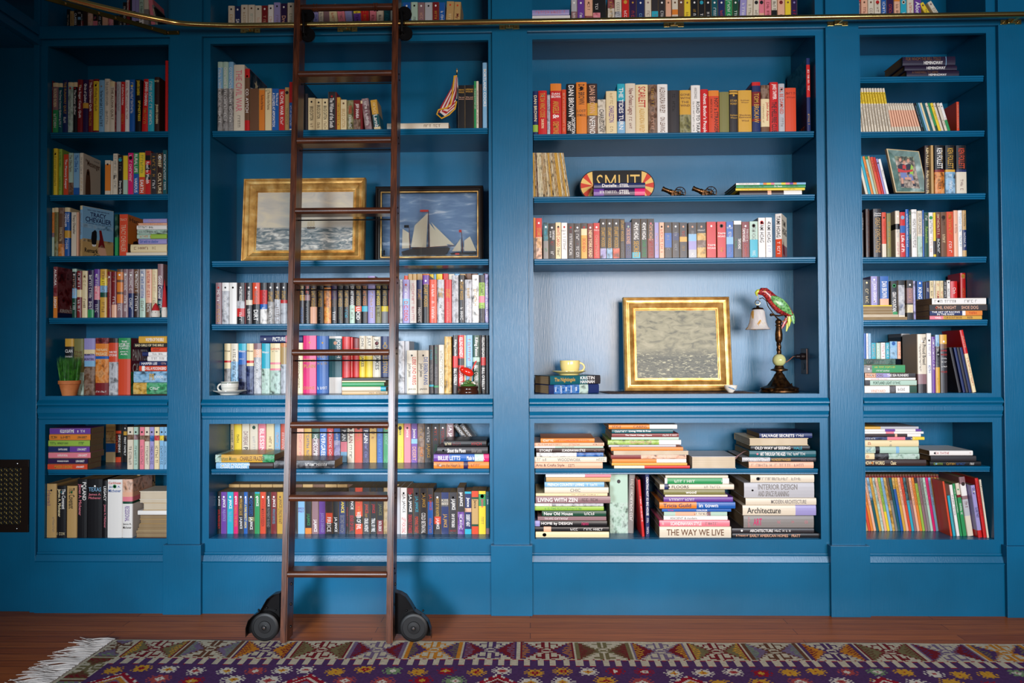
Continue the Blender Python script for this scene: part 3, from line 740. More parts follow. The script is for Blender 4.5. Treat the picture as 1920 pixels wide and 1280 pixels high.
stack('the shelf beside the small flag', C, S2['s'][0], '''520,1310,1030,1072,i,~@n60-90''', Y=.03, depth=.12)
C = (390, 500, .140625)
upright('on the crime novel shelf behind the ladder', C, S2['s'][2], 745, '''183,212,m8m,*@r8|~@w18-45|~@Y52-95;282,212,w20#G,*@k7|~@w30-75;385,212,w,*@r8|*@r94
490,212,K44#G18r20k,*@w6|STUART WOODS@w16-44|~@w68-95;503,215,R
590,212,K42i12K,*@w9|STUART WOODS@w20-42|~@w60-92
692,212,O52k,*@w6|STUART WOODS@g20-50|DIRT@w66-92
788,212,K18r34b12#w,STUART WOODS@R20-50|~@w60-90
882,212,K46#g,*@w6|STUART@Y22-46|~@w56-95
966,212,K40#G,*@w6|STUART@Y20-42|~@n60-95
1055,212,K42r8#G,*@w6|STUART@Y20-42
_1068;1130,205,k,~@y;1222,200,k
1286,225,k28#Y14K,STUART@Y5-26|~@b60-98;1360,225,k28m14k,STUART@O5-26|~@g50-95
1452,225,N58q,STUART WOODS@Y12-58;1545,225,k,STUART WOODS@Y14-58|~@g66-95
1640,225,k10#o,STUART WOODS@n14-58|~@y60-95;1722,225,V40k,STUART WOODS@n14-58|~@w66-95
1806,225,k,STUART WOODS@Y14-58|~@L62-95;1885,225,k,STUART WOODS@Y14-58|~@a66-90''', 98, Y=.035, grp='crime novels behind the ladder', hard=True, depth=.15)
C = (650, 500, .145833)
upright('on the crime shelf past the mid-ladder', C, S2['s'][2], 710, '''105,145,K60x,STUART WOODS@w18-60|~@n66-95;192,145,k62O12k,STUART WOODS@Y18-60|LUCID@w64-92
270,145,k62a12k,STUART WOODS@o18-60;368,120,u,~@Y30-90;446,145,k62L,STUART WOODS@y18-60|~@k66-92;535,145,k62y12g,STUART WOODS@Y18-60|*@w94;560,145,R
_640;680,165,k;718,165,#G,~@w;808,165,u44s14u,*@O8|STUART WOODS@w16-44|D.C. DEAD@O50-95,
897,172,w,~@p8-95;975,168,B44K,STUART@Y22-46|~@w64-98;1060,108,v20k,*@w6|STUART WOODS@Y18-66
1160,165,O,~@w12-40|~@w50-90;1255,165,#G,STUART@Y20-42|~@w50-95;1350,165,r,STUART@Y22-42|~@q52-95
1440,110,#G,~@G20-95;1517,105,k,*@w5|STUART WOODS@Y14-52|~@w68-95;1610,165,#G,~@Y20-45|~@w60-95
1702,105,w8#w,~@Y30-65;1776,105,K16l28p14l12K,STUART@K18-42|~@k64-98;1825,95,#u,~@w20-90''', 35, Y=.035, grp='crime novels behind the ladder', hard=True, depth=.15)
upright('in the back row of the crime novel shelf', C, S2['s'][2], 690, '''788,115,O;845,92,t;900,92,t;976,90,t;1065,90,o;1120,95,y;1152,95,s;1232,92,y;1308,88,r;1388,95,i;1455,92,s;1530,92,t;1608,88,n;1690,88,n;1760,88,s;1815,88,R''', 738, Y=.195, grp='books behind the crime novels', hard=True, depth=.1)
C = (390, 615, .140625)
upright('on the ledge behind the cup and saucer', C, S2['n'], 885, '''302,205,c34r4c12#g,Winston@K12-18h
402,205,i36#s,~@K;512,205,a14b28#B,Winston@w12-19h|~@w30-32h
608,205,c34r5c6#B,Winston@K12-18h;713,203,m12q16#G,~@w
826,205,a50#x,Winston@w14-21h
966,203,c38p4c8p4#x,Letters@O8-13h|~@K15-17h
1058,200,#o8t34#G;_1150;1266,195,c,~@n
1446,100,P,DREAMS@Y40-46h|PLAIN@Y50-56h|*@Y84|~@Y88-93h
1610,105,b,~@Y30-38h|~@Y46-50h|*@Y83|~@w88-93h
1786,108,w4T68w,JOSEPH@w5-50r|*@q64b
1895,115,r,~@q22-24h|~@q34-36h''', 195, Y=.155, grp='jacketed hardcovers on the ledge of the ladder bay', hard=True, depth=.155)
LEDGE_TOP = W(500, 615 + .140625 * 200, .155).z + .001
C = (650, 615, .145833)
upright('on the ledge between the ladder stiles', C, S2['n'], 858, '''80,118,r,~@Y30-60;160,130,R18r
240,100,i35y,JOHN@K3-18|JAKES@K35-68;332,100,i35y,JULY@K3-18;440,110,i,JOHN JAKES@K4-70|*@R62b;552,105,B,CHARLESTON@Y14-64|*@Y6
_650;745,165,#G;808,168,G;_812''', 45, Y=.155, grp='jacketed hardcovers on the ledge of the ladder bay', hard=True, depth=.155)
upright('on the ledge beside the red bird figurine', C, S2['n'], 850, '''908,285,i,LIEBE UND KRIEG@r16-80r|John Jakes@K30-62l|*@K6|JAKES@K88-93h
_914;1058,285,i,DIE ERBEN KAINS@b16-80r|John Jakes@K30-62l|*@K6|JAKES@K88-93h
1118,220,K82a4K,~@a5-35|WALTER CRONK@g40-75
1180,215,K84e4K,~@e5-40|HOUSE OF CARDS@g46-82
1255,215,i,~@g10-90
1348,108,#Y,~@Y20-90,y=-.005 h=1
_1362;1432,90,K36r20K,Killing Lincoln@w8-36|BILL O'REILLY@w58-86
1512,90,r40k12r,KILLING KENNEDY@w4-38|BILL O'REILLY@w56-86;1532,92,c
1620,90,s,~@O6-45|~@K54-90;1712,92,E38x8E,Killing Patton@w4-36|BILL O'REILLY@w52-86
1725,92,N;1790,92,k38r14k,KILLING REAGAN@w4-38|BILL O'REILLY@w56-94;1828,92,k,~@g5-30''', 770, Y=.122, grp='books on the ledge beside the red bird', hard=True, depth=.16)
stack('the pile on the ladder bay ledge', C, S2['n'], '''-60,545,640,670,K,,d=.13 h=1
-60,500,674,690,c
-60,482,694,746,e,,h=1
-60,505,750,806,i88a
-60,526,810,855,t,~@n60-98''', Y=.01, depth=.14)
stack('the ledge books, lying flat on the row behind the ladder', (390, 615, .140625), LEDGE_TOP, '''695,1262,95,186,B60p20B,PICTURE@w30-60|*@w8''', Y=.158, depth=.14)
C = (390, 780, .140625)
upright('in the row behind the flat books, lower ladder bay', C, S2['low'], 612, '''345,90,c,HARVEST@T18-50|PLAIN@k58-95
450,88,Y6y,~@k30-55,;556,88,i,DAYBREAK@m22-58|PLAIN@k62-95;668,88,i,*@E18b|~@G35-95;774,88,p,BLESSINGS@w15-95
884,90,c,~@R32-62|PLAIN@m66-95;966,90,s,~@q25-95;1035,90,O,~@w25-95;_1085;1180,92,i,~@m
1280,92,q,~@p22-95;1382,92,Y,~@b25-95;1486,92,E40m,HOMECOMING@w30-95
1586,92,b,EVERGREEN@w25-95;1676,92,r,~@w20-95;1766,92,b45#u,~@w25-60;1858,92,K48p26s,PLAIN@w18-45''', 240, floor_y=612, grp='paperbacks at the back of the lower ladder bay', hard=False)
C = (650, 780, .145833)
upright('in the row past the ladder, lower ladder bay', C, S2['low'], 597, '''100,90,i,PLAIN@R20-50|~@K55-90|*@k52b;204,90,O,~@Y20-50|*@K50b;292,90,V,PLAIN@w18-50|~@u52-90
386,90,Y,~@R20-45|*@k48;468,90,b,~@s20-90;550,90,e,~@x20-60|*@o55b;_640;735,90,y,Jance@T12-30|~@q60-95|*@k44b
826,90,p,Jance@w14-36|*@k48;912,90,v40s12v,Jance@w14-38|DESERT@q60-95;1002,90,#n,~@Y12-45|JANCE@o60-85
1096,90,K,*@w5|~@w15-50|J.A.JANCE@Y52-88;1190,90,K,*@w5|~@O12-50|~@e55-90;1282,90,K,*@w5|~@r14-50;1376,90,m,J.A. JANCE@w5-60,
1470,95,K,~@w5-60,l=37 b=1640-1716 zb=500;1570,95,K,~@w5-60,l=37 b=1720-1794 zb=500''', 6, floor_y=597, grp='paperbacks at the back of the lower ladder bay', hard=False)
stack('the book under the leaning pair, lower ladder bay', C, S2['low'], '''1440,1830,500,590,K,,d=.1''', Y=.19, depth=.1)
stack('the pile near the pilaster, lower ladder bay', C, S2['low'], '''1250,1795,312,388,k,~@c3-18|~@R20-48|~@r62-90,h=1
1165,1815,395,480,K,Shoot the Moon@w20-56|*@Y7|*@w62|Billie Letts@g68-88|*@w94
1120,1830,487,578,v28b46x16P,BILLIE LETTS@w8-48|Made in the U.S.A.@w60-92
1120,1830,585,676,o54V8o,Where the Heart Is@n5-48|~@R62-85|*@w96''', Y=.018, depth=.16)
stack('the flat pair near the pilaster, ladder bay', (390, 780, .140625), S2['low'], '''100,885,510,612,#x10Y70#e,Thirteen Moons@L6-36|CHARLES FRAZIER@n42-84
108,868,618,702,s58N,COLD MOUNTAIN@w8-68l|CHARLES FRAZIER@w8-55r|*@c92''', Y=.02, depth=.16)
stack('the flat books behind the lower ladder stile', (390, 780, .140625), S2['low'], '''878,1690,588,688,#K,~@w50-88''', Y=.028, depth=.15)
C = (390, 890, .140625)
B6 = dict(hard=False, grp='paperback mysteries on the bottom shelf of the ladder bay')
upright('on the bottom shelf of the ladder bay', C, S2['bot'], 785, '''170,228,k,*@w7|JANCE@w16-37|UNTIL PROVEN GUILTY@r42-88;252,228,v,*@w6|JANCE@w16-37|INJUSTICE@u42-70
340,228,a,*@w6|JANCE@w18-40|TRIAL BY FURY@s46-72;402,228,P,*@w5|JANCE@w12-30|TAKING THE FIFTH@o32-82
474,228,K,*@w6|IMPROBABLE CAUSE@Y16-56|J.A.JANCE@w60-88;530,228,b,*@w6|JANCE@w14-28|A MORE PERFECT UNION@y30-86
618,228,k60#L10K,*@w7|DISMISSED@b14-58|J.A.JANCE@w60-90;692,228,a4e,*@w6|JANCE@w12-34
772,228,O,*@w6|JANCE@r15-38|MINOR IN POSSESSION@R40-82;838,228,k,*@w5|JANCE@w15-35|PAYMENT IN KIND@g38-84
918,228,R,*@w6|JANCE@w16-36|WITHOUT DUE PROCESS@a40-76;1005,228,Y,*@n6|JANCE@n16-38|LYING IN WAIT@n40-76
_1055;1110,228,K;1195,228,k
1292,228,s,BIRDS@v37-42h|PREY@v44-49h;1382,228,k86o,J.A.JANCE@e52-80;1475,228,m,*@w10|J.A.JANCE@w66-95;1566,228,v,JUSTICE DENIED@u50-96
1662,228,N50O24N,FIRE@w60-78|ICE@w80-95;1742,228,k,J.A. JANCE@w60-95;1838,228,B,JANCE@y20-50|SECOND WATCH@g55-96;1877,228,k,~@r36-84''', 95, floor_y=785, **B6)
C = (650, 890, .145833)
upright('on the bottom shelf past the ladder', C, S2['bot'], 760, '''106,165,K,JANCE@w20-56|EDGE OF EVIL@r60-94;205,165,O62k16O,~@Y20-60|WEB OF EVIL@w52-90
300,165,K,JANCE@O35-55|~@Y56-64|CRUEL INTENT@w66-95;385,165,k,JANCE@r35-55|TRIAL BY FIRE@w66-95;472,165,k70R,JANCE@L35-60|FATAL ERROR@w72-94;535,165,#t
_640;690,160,G
776,165,w,*@a7|J.A. JANCE@k14-54|*@e60|LEFT FOR DEAD@r64-98;857,170,R12k,*@r7|J.A. JANCE@w14-52|DEADLY STAKES@r58-98
940,170,K,*@p7|J.A. JANCE@a18-52|*@w56|MOVING TARGET@O62-98;1036,170,K,*@b7|J.A. JANCE@Y12-42|*@w47|COLD BETRAYAL@w54-98
1114,170,K30b,J.A. JANCE@O14-48|~@o66-98;_1122
1212,225,K58O18K,*@w7|HOUR OF THE HUNTER@Y14-58|J.A.JANCE@w62-88;1316,225,B16#K18B,KISS@i16-22h|BEES@i24-30h|J.A. JANCE@Y52-84
1422,225,K,*@w8|J.A.JANCE@w16-42|*@O48|DAY OF THE DEAD@w52-84|~@r90-94h;1515,165,K52#v,*@w5|J.A.JANCE@w10-40|~@w58-96
1605,215,a5B34#q9B40a,Jance@w14-36|DESERT HEAT@w54-82;1695,208,O14E5t58E5O,Jance@N20-40
1790,208,y7e28y,Jance@P18-38|*@G52b|~@L60-78|*@w88b;1836,215,T86m,Jance@w18-40|*@K45''', 25, floor_y=760, **B6)
upright('in the back row of the bottom shelf, ladder bay', (390, 890, .140625), S2['bot'], 700, '''280,126,t;420,126,t;560,126,t;700,126,t;860,126,t;1000,126,t;1130,126,t;1260,126,n;1400,126,t;1560,126,n;1720,126,t;1860,126,t;2000,126,n;2140,126,t;2270,126,t;2420,126,n;2560,126,t;2700,126,t''', 200, Y=.215, grp='paperbacks at the back of the bottom shelf, ladder bay', hard=False)
# ---------------------------------------------------------------- parrot lamp bay
stack('the pair above the rail, parrot lamp bay', (980, 0, .145833), S3['up'], '''115,600,122,190,u,~@p10-90
115,608,194,213,w,~@r''', Y=.06, depth=.11)
upright('above the rail in the parrot lamp bay', (980, 0, .145833), S3['up'], 212, '''700,-10,G40m,*@w18|~@w45-95;797,-8,v,*@w20|~@w45-95;900,-12,q55#R,*@n10|~@n15-45
1003,-15,k45#p,~@w10-40;1090,-15,k,,l=3;1182,-20,#R32#i,~@Y;1272,-15,i42#G,~@k;1370,-20,r,*@Y24b|~@w40-95
1462,-12,V,*@Y16|~@O40-95;1570,-8,B,*@w18|~@s48-95;1655,-12,i,*@m10|~@m40-80;1745,-8,K40a,~@m50-90
1836,-10,K,*@w12|~@w40-95;1912,-10,q60#R,*@n10''', 622, Y=.1, grp='paperbacks above the rail in the parrot lamp bay')
upright('above the rail toward the parrot lamp end', (1240, 0, .166667), S3['up'], 178, '''190,-10,i35o18i,*@n10|~@q55-95;255,-12,n,*@w15;330,-8,y,*@n12|~@R45-95
415,-10,k,*@w14|~@Y35-45|~@w50-95;490,-10,k,*@a26b|~@w50-95;562,-8,k,*@w14|~@w45-95;636,-8,T,*@w12|~@w30-90
718,-8,B,*@w12|~@O40-95;800,-12,x5e70s,~@w10-70;870,-8,E,*@w12|~@w40-95,;952,-12,u,~@w10-80,l=-3;1025,-10,i,~@L20-95,l=-2
1095,-10,i,*@k12b|~@k40-80,l=-2;1160,-10,p50q,*@k20b;1238,-12,p62e,~@R,;1305,-12,i40k,~@k10-95,;1390,-10,q,*@R16b|~@n50-95;1460,-10,y,*@n12|~@k50-80
1530,-8,V,*@u12|~@r40-95''', 118, Y=.1, grp='paperbacks above the rail in the parrot lamp bay')
C = (990, 140, .151042)
G31 = dict(grp='hardcovers on the top shelf of the parrot lamp bay', hard=True)
upright('on the top shelf of the parrot lamp bay', C, S3['s'][0], 712, '''125,205,B76l16B,DAN BROWN@c10-68;236,200,r,THE DA VINCI CODE@Y5-60|DAN BROWN@c64-84|*@c88;276,250,#G,~@v
416,112,o14r,DAN@w18-22h|BROWN@w23-28h|ANGELS@Y34-58|&@w60-68|DEMONS@Y74-98;476,185,O,~@q8-95
596,115,k,DAN BROWN@w3-64|DECEPTION@w66-98r|POINT@w74-92l;732,95,o,DAN BROWN@k4-42|LOST@n52-57h|SYMBOL@n60-65h|*@N88b
862,112,N38Y24#n,DAN BROWN@q4-58|INFERNO@w64-98;966,308,#i,CHARLESTON@K28-90,h=0
1105,205,c,~@t5-35|CHARLESTON@v34-72|~@n82-94;1205,115,a34B40s,THE TIDES TURN@w8-90
1336,110,i,New Orleans Legacy@R10-62|~@R66-92;1492,125,c,SCARLETT@r4-46|ALEXANDRA RIPLEY@Y48-96;1602,125,#n,~@Y8-46|~@q54-92
1736,120,w,ALEXANDRA RIPLEY@n6-58|ON LEAVING@n66-96;1880,195,K,~@k8-50''', 52, Y=.04, **G31)
C = (1250, 100, .151042)
upright('on the top shelf near the leaning album', C, S3['s'][0], 972, '''300,458,Y56#L,GONE@n8-13h|WITH@n16-21h|THE@n25-30h|WIND@n33-38h
420,398,w,ANNE EDWARDS@g5-28|ROAD TO TARA@k34-99r|~@g34-95l;517,448,r,*@w3|Rhett Butler's People@w12-99
652,462,o13O,NOT a STRANGER@N18-99r|~@N20-70l;778,480,L;885,460,Y3k2Y4k2K,STAR@Y22-27h|MONEY@Y29-34h|Kathleen@Y56-60h|Winsor@Y62-66h|*@Y94
1058,460,Y,Kathleen@n22-25h|Winsor@n27-30h|Wanderers@n56-60h|Eastward@n61-65h|Wind@n69-73h
1168,358,r7B12R28B25R5B,TOM BROKAW@Y22-80;1278,395,#n29c58n,John Adams@r36-82r|~@t40-80l;1386,360,r,JAKE TAPPER@w4-34|THE HELLFIRE CLUB@k39-99
1468,378,G,I'LL BE DAMNED@O8-62|~@g70-88|*@N96;1610,430,O,~@R10-15h|~@R20-23h,;_1735
1785,60,B9r44B,~@w16-45|~@Y76-92,d=.24 ref=album y=-.01''', 159, Y=.04, **G31)
cover_art('album', -1, '#T45B', [('ART', 'o', .6, .9, .9, .96)])
rng = random.Random(4); data = ''
x = 55
for k_ in range(24):
    x2 = x + 19.6; ln = 1.2 + k_ * .29; data += '%.1f,%d,%s,,b=%.1f-%.1f l=%.2f;' % (x2, 108, rng.choice(['#t', '#c', 'Y', '#c', '#t', '#n']), x, x + 15.8, ln); x = x2
upright('in the leaning magazine row beside the black sign', (990, 270, .151042), S3['s'][1], 630, data, 55, Y=.045, depth=.19, kind='magazine', hard=False, grp='yellow magazines beside the black sign')
stack('the pair in front of the black sign', (990, 270, .151042), S3['s'][1], '''818,1455,478,545,B,Danielle@w16-44|STEEL@w50-68,h=1
815,1452,549,625,v20V60P,~@w12-45|STEEL@w50-70,h=1''', Y=.012, depth=.1)
stack('the thin picture-book pile past the cannons', (1220, 320, .166667), S3['s'][1], '''960,1745,132,156,w34s5o5y6p5x10y6p6v5o5s,~@g4-30,h=1
960,1742,158,190,e,~@k12-40|Dr. Seuss@w55-66|~@k73-90,h=1
955,1735,193,217,y,~@o8-68|~@k75-86,h=1
1000,1700,220,250,N45q6N20w,,''', Y=.05, depth=.2, hard=True)
C = (990, 390, .151042)
upright('on the crime shelf above the parrot lamp', C, S3['s'][2], 608, '''94,120,o48#n,~@Y;176,125,r46#q,*@w8|STUART WOODS@Y24-72;_188;256,180,#T50g,*@w6|~@a20-50|~@e70-80
340,190,k,*@w8|STUART WOODS@w20-46r|~@w20-46l|~@r50-62|~@w70-95;412,178,c,*@k5|WHITE CARGO@r12-66|~@k70-95
490,182,w,*@r9|~@k20-24h|~@g30-90;572,188,K,*@r8|~@R20-28|~@w30-95;656,190,K,*@w6|~@w18-24h|~@w30-52|~@r56-60|~@w64-95
737,185,K16c18Y,*@r10|ORCHID BEACH@O42-80;811,190,R,*@w8|NEW YORK DEAD@c20-95;893,185,r,*@w6|~@w18-22h|~@q34-95
974,132,k74#u,*@w6|STUART WOODS@Y22-70;1052,132,k74#s,*@w6|STUART WOODS@Y22-72;1140,132,k74#O,*@w6|STUART WOODS@Y20-72
1204,135,k,STUART WOODS@Y4-56|~@g62-98;1288,175,B,*@x6|CROSS BONES@q16-60|~@g66-98
1398,132,k84a,*@w5|TAMI HOAG@w13-52|SECRETS@Y56-96;1484,132,k,*@w5|TAMI HOAG@w12-52|DARK HORSE@e54-96
1568,132,k50R,*@p5|TAMI HOAG@q14-54|~@r58-95;1628,178,u,~@q30-90;1693,178,q,*@k6|~@O20-90
1788,175,K30b40K,*@q8|~@G36-50|~@G66-80;1880,175,K30B20K,*@w8|~@G24-40|~@G60-80''', 60, Y=.035, grp='crime novels above the parrot lamp')
C = (1250, 390, .151042)
upright('on the crime shelf past its middle', C, S3['s'][2], 605, '''256,178,K40Y14K,*@q8|~@O24-40|~@Y66-80;_268;375,180,K32s20u24G,*@q8|~@G24-40|~@w85-98
490,178,k30#Y20#n20#Y,*@q8|~@w20-24h;_495;616,170,r,*@w7|TAMI@w62-67h|HOAG@w70-75h;_625;738,168,r,*@w7|TAMI@w30-35h|HOAG@w38-43h|*@k55b|~@Y70-90
832,170,b42s20b,*@w7|~@w14-20h|~@w28-42|~@u70-95;932,158,w10K,~@e48-76l|TAMI HOAG@w48-76r
1028,170,R,*@w8|TAMI HOAG@w18-55l|~@w18-55r|~@O60-95;1136,165,x50a,*@q6|TAMI HOAG@g16-50|*@N64b|~@w80-95
1228,120,w,*@g7|TAMI HOAG@K12-62|*@r82b;1312,118,w,*@g7|TAMI HOAG@K12-62|~@u70-95
_1352;1425,70,w58O,TAMI HOAG@K5-54|~@w60-95,w=-28 ref=hoag d=.13''', 159, Y=.035, grp='crime novels above the parrot lamp')
cover_art('hoag', 1, 'i70m', [('TAMI', 'K', .1, .7, .13, .26), ('HOAG', 'K', .1, .9, .3, .46), ([(.2, .9), (.15, .6), (.35, .75), (.3, .5), (.5, .85), (.5, .95)], 'R', 0, 1, 0, 1)])
PAIR_TOP = stack('the pair under the yellow cup', (990, 540, .171903), S3['n'], '''222,788,948,1036,k2T72K,The Nightingale@Y10-50|KRISTIN@w60-88l|HANNAH@w60-88r,h=1
222,772,1044,1152,B10#b50#x18B,ALL@w11-14h|LIGHT@w22-25h|WE@w32-35h|CANNOT@w42-45h|SEE@w52-55h,h=1''', Y=.108, depth=.155, yaw=24)
C = (990, 785, .151042)
stack('the design book pile at the lamp bay edge, lower shelf', C, S3['low'], '''157,825,240,292,o,~@w5-25|~@r28-90,d=.2
80,945,296,334,q,~@K5-40|~@K50-65|~@K84-98
80,935,338,358,w30x,~@r40-60
100,948,362,414,N,STOREY@w5-24|SCANDINAVIAN STYLE@w38-72|~@m85-98
105,935,418,466,#w60#b
76,976,471,535,i,~@g3-18|WOODWORK@g32-64|~@g86-98
76,926,540,611,q,Arts & Crafts Style@K2-44|~@K50-65''', Y=.02, depth=.24)
stack('the middle design book pile, lower lamp bay', C, S3['low'], '''1002,1850,70,122,o60w,STYLE@K5-18|CABINS@n36-70,d=.25
1040,1800,127,176,T,~@w5-25|Living Wild & Free@w28-72
1040,1872,181,222,R,The Classic Cottage House@w20-68|~@w76-98
1035,1872,226,256,x
990,1900,260,318,#l70w,~@p30-60
1002,1836,322,346,G,WETLANDS@K15-35
1030,1925,350,392,o,,m=1
1062,1990,397,440,w,,m=1 wp=1 p=1
1030,1965,447,492,R40#q,,m=1
1045,1965,497,540,o60w,,m=1
1040,1975,545,575,Y,,m=1
1070,2010,579,607,i40r,,m=1''', Y=.02, depth=.27)
C = (1250, 785, .15625)
stack('the shelf between the two design piles', C, S3['low'], '''300,832,450,585,G,,p=1 wp=1 h=1 d=.2''', Y=.02, depth=.22)
stack('the design book pile with salvage secrets on top', C, S3['low'], '''1112,1745,168,228,B,SALVAGE SECRETS@w4-66|~@w70-84,d=.2
992,1700,232,312,c,,p=1 wp=1
1008,1716,318,376,k,OLD WAY of SEEING@w7-67|HALE@a73-87
992,1790,380,456,T90T,ART THROUGH THE AGES@w16-54|~@w56-64|~@w66-84|*@p88
905,1790,460,512,#G38K,~@w2-35|HUNDERTWASSER@Y40-66|~@m80-96
985,1762,516,590,q,~@g4-36|~@m40-65|~@m70-85''', Y=.02, depth=.24)
C = (990, 880, .151042)
stack('the pile with living with zen, bottom shelf', C, S3['bot'], '''220,1030,58,92,w60p,
225,1022,96,148,t
206,946,154,213,s,FRENCH COUNTRY LIVING@w5-66|~@w70-90
206,1000,219,290,i,CHIC@g40-56
98,986,293,326,c,~@m50-90
95,1022,330,415,m8m,LIVING WITH ZEN@w3-56|~@K62-84
80,936,420,452,w25#G,~@r12-26|~@w30-90
80,940,457,502,l,~@e15-70
174,970,510,577,E,New Old House@w3-48|~@w66-82
120,972,582,628,m,~@w10-45
80,980,634,704,u7k,HOME by DESIGN@w9-60|~@P65-75
80,1005,709,767,k12q10k,~@w48-60|~@w66-92
95,1006,771,848,c,*@m9b|*@K88b''', Y=.018, depth=.24)
upright('on the bottom shelf between the piles', C, S3['bot'], 790, '''1243,60,x48#x,*@K30b,d=.15 h=1;1322,62,g,~@w5-80,l=-2 b=1236-1312''', 1012, floor_y=790, grp='tall design books on the bottom shelf, lamp bay', hard=True)
upright('leaning beside the dark spine on the bottom shelf', C, S3['bot'], 835, '''1425,125,r,~@w30-98,l=4 b=1415-1450 d=.2;1512,60,B,CREATING NOT SO BIG HOUSE@w4-66|~@w70-82|~@w84-96,b=1460-1512 d=.25''', 1385, Y=.04, grp='tall design books on the bottom shelf, lamp bay', hard=True)
C = (1200, 880, .182292)
stack('the pile with the way we live, bottom shelf', C, S3['bot'], '''262,906,60,84,i,
254,915,88,142,w4e86w,~@w15-50|~@w88-96,h=1
204,966,150,202,i6B6i,FLOORS@K16-56|~@g60-82|*@k90
243,872,206,256,L,wood@w36-60
257,900,259,276,i
243,955,281,328,v,~@w8-45
200,980,334,400,o49b,Tricia Guild@B5-47|in town@w52-80
226,937,403,430,b,Tricia@P8-45|COLOUR@w50-72
247,896,434,472,x18q32i18#m6x,~@K48-70
243,900,476,517,w,ANCIENT & modern@g10-52
198,922,521,580,P1p,SCANDINAVIAN STYLE@w16-60|~@w4-10|~@g66-84
200,936,586,690,i,THE WAY WE LIVE@n10-90''', Y=.018, depth=.25)
stack('the architecture book pile, bottom shelf', C, S3['bot'], '''1135,1790,54,128,i,~@g14-60|*@K4b|~@g62-84|*@K92
1070,1790,134,286,G,INTERIOR DESIGN@g20-76l|AND SPACE PLANNING@g20-64r|*@r90|*@r8
1086,1812,292,362,i,MODERN ARCHITECTURE@g36-86
1055,1810,366,468,i72u,Architecture@k6-52|~@g30-50r
1065,1786,473,598,g,ART@P14-26|~@p6-9h|~@p48-54|~@p68-72|~@p86-92
945,1788,602,650,K,ARCHITECTURE@w22-50|~@w52-72|*@w88
950,1850,654,702,k,EARLY AMERICAN HOMES@q20-64|A Treasury of@q4-18|PRATT@q68-78''', Y=.018, depth=.25)
# ---------------------------------------------------------------- end bay
upright('above the rail in the end bay', (1540, 0, .197917), S4['up'], 135, '''375,-10,r10R,~@w10-80;440,-8,q,*@n14|~@R30-80;500,-8,i,*@n14|~@n35-80;565,-8,i,~@n10-60|*@r40b;618,-6,b,~@w10-80
688,-8,V,~@O20-80;748,-6,o8q,~@n20-80;810,-8,a,*@w10|*@i32b|~@w50-95;876,-8,i,~@O15-80;948,-8,v,Alone@w10-90
1000,20,y,*@n14|~@K30-60,b=1040-1092 l=30 d=.11;1080,8,i,*@m12|~@K30-60,b=1122-1174 l=30 d=.11''', 345, Y=.1, grp='paperbacks above the rail in the end bay')
C = (1600, 60, .15625)
stack('the three dark books on the top shelf, end bay', C, S4['s'][0], '''590,1222,292,398,d82s1d,FOR WHOM THE BELL TOLLS@n6-72l|HEMINGWAY@w40-76r
614,1242,402,460,d,HEMINGWAY@w42-78
638,1266,463,520,d,A FAREWELL TO ARMS@n10-60l|HEMINGWAY@w42-76r''', Y=.025, depth=.17, hard=True)
data = ''; x = 84
for k_ in range(11):
    x2 = x + 35.3; data += '%.1f,672,i9y26i,*@k3|~@n12-34|~@k38-90,b=%.1f-%.1f l=%.1f;' % (x2 - 50 - k_, x, x + 27.5, 5.5 + k_ * .33); x = x2
upright('in the thin yellow-label row on the end bay shelf', C, S4['s'][1], 1178, data, 75, Y=.03, depth=.12, kind='childrens', hard=False, grp="thin children's books with yellow labels")
data = ''; x = 470
for k_ in range(11):
    x2 = x + 32.2; data += '%.1f,852,i24q58i,~@n2-10,b=%.1f-%.1f l=%.1f;' % (x2 - 80, x, x + 26, 9.6 + k_ * .58); x = x2
upright('in the peach-panel row on the end bay shelf', C, S4['s'][1], 1178, data, 430, Y=.03, depth=.12, kind='childrens', hard=False, grp="thin children's books with peach panels")
data = ''; x = 826
for cc, wd_ in (('k,~@s10-90', 30), ('T,', 24), ('s,', 22), ('c,', 26), ('T8T,', 34), ('i40i,*@k8|~@r40-60', 32), ('e80E,*@E8', 30), ('y,*@n8|~@n30-60', 34), ('i,*@k8|~@r50-60', 30), ('N,', 12), ('i,*@k8|~@n60-80', 34), ('w60e,*@k6|~@r50-60', 36)):
    b_, t_ = cc.split(','); x2 = x + wd_; data += '%.1f,848,%s,%s,b=%.1f-%.1f l=16;' % (x2 - 90, b_, t_, x, x2); x = x2
upright('in the leaning colourful row on the end bay shelf', C, S4['s'][1], 1178, data, 745, Y=.03, depth=.12, kind='childrens', hard=False, grp="leaning children's books in the end bay")
upright('at the end of the leaning row, end bay', C, S4['s'][1], 1178, '''1272,838,O,~@q10-90,d=.15''', 1238, Y=.03, grp='brick red book in the end bay', hard=True)
C = (1600, 260, .140625)
upright('leaning beside the green photo frame', C, S4['s'][2], 718, '''120,330,i,*@k90,b=164-202 l=12.5;150,232,a,,b=203-240 l=12.5;170,232,o,~@N30-60,b=241-275 l=12.5;200,232,e8x,,b=276-310 l=12.5;225,230,t,,b=311-340 l=12.5
260,240,O,~@N10-40,b=341-384 l=12.5;300,245,r,~@N10-40,b=385-414 l=12.5;330,265,u,*@k50b,b=415-443 l=12.5;355,268,w,~@k30-60,b=444-480 l=12.5''', 100, Y=.04, depth=.1, kind='childrens', hard=False, grp='slim leaning books beside the photo frame')
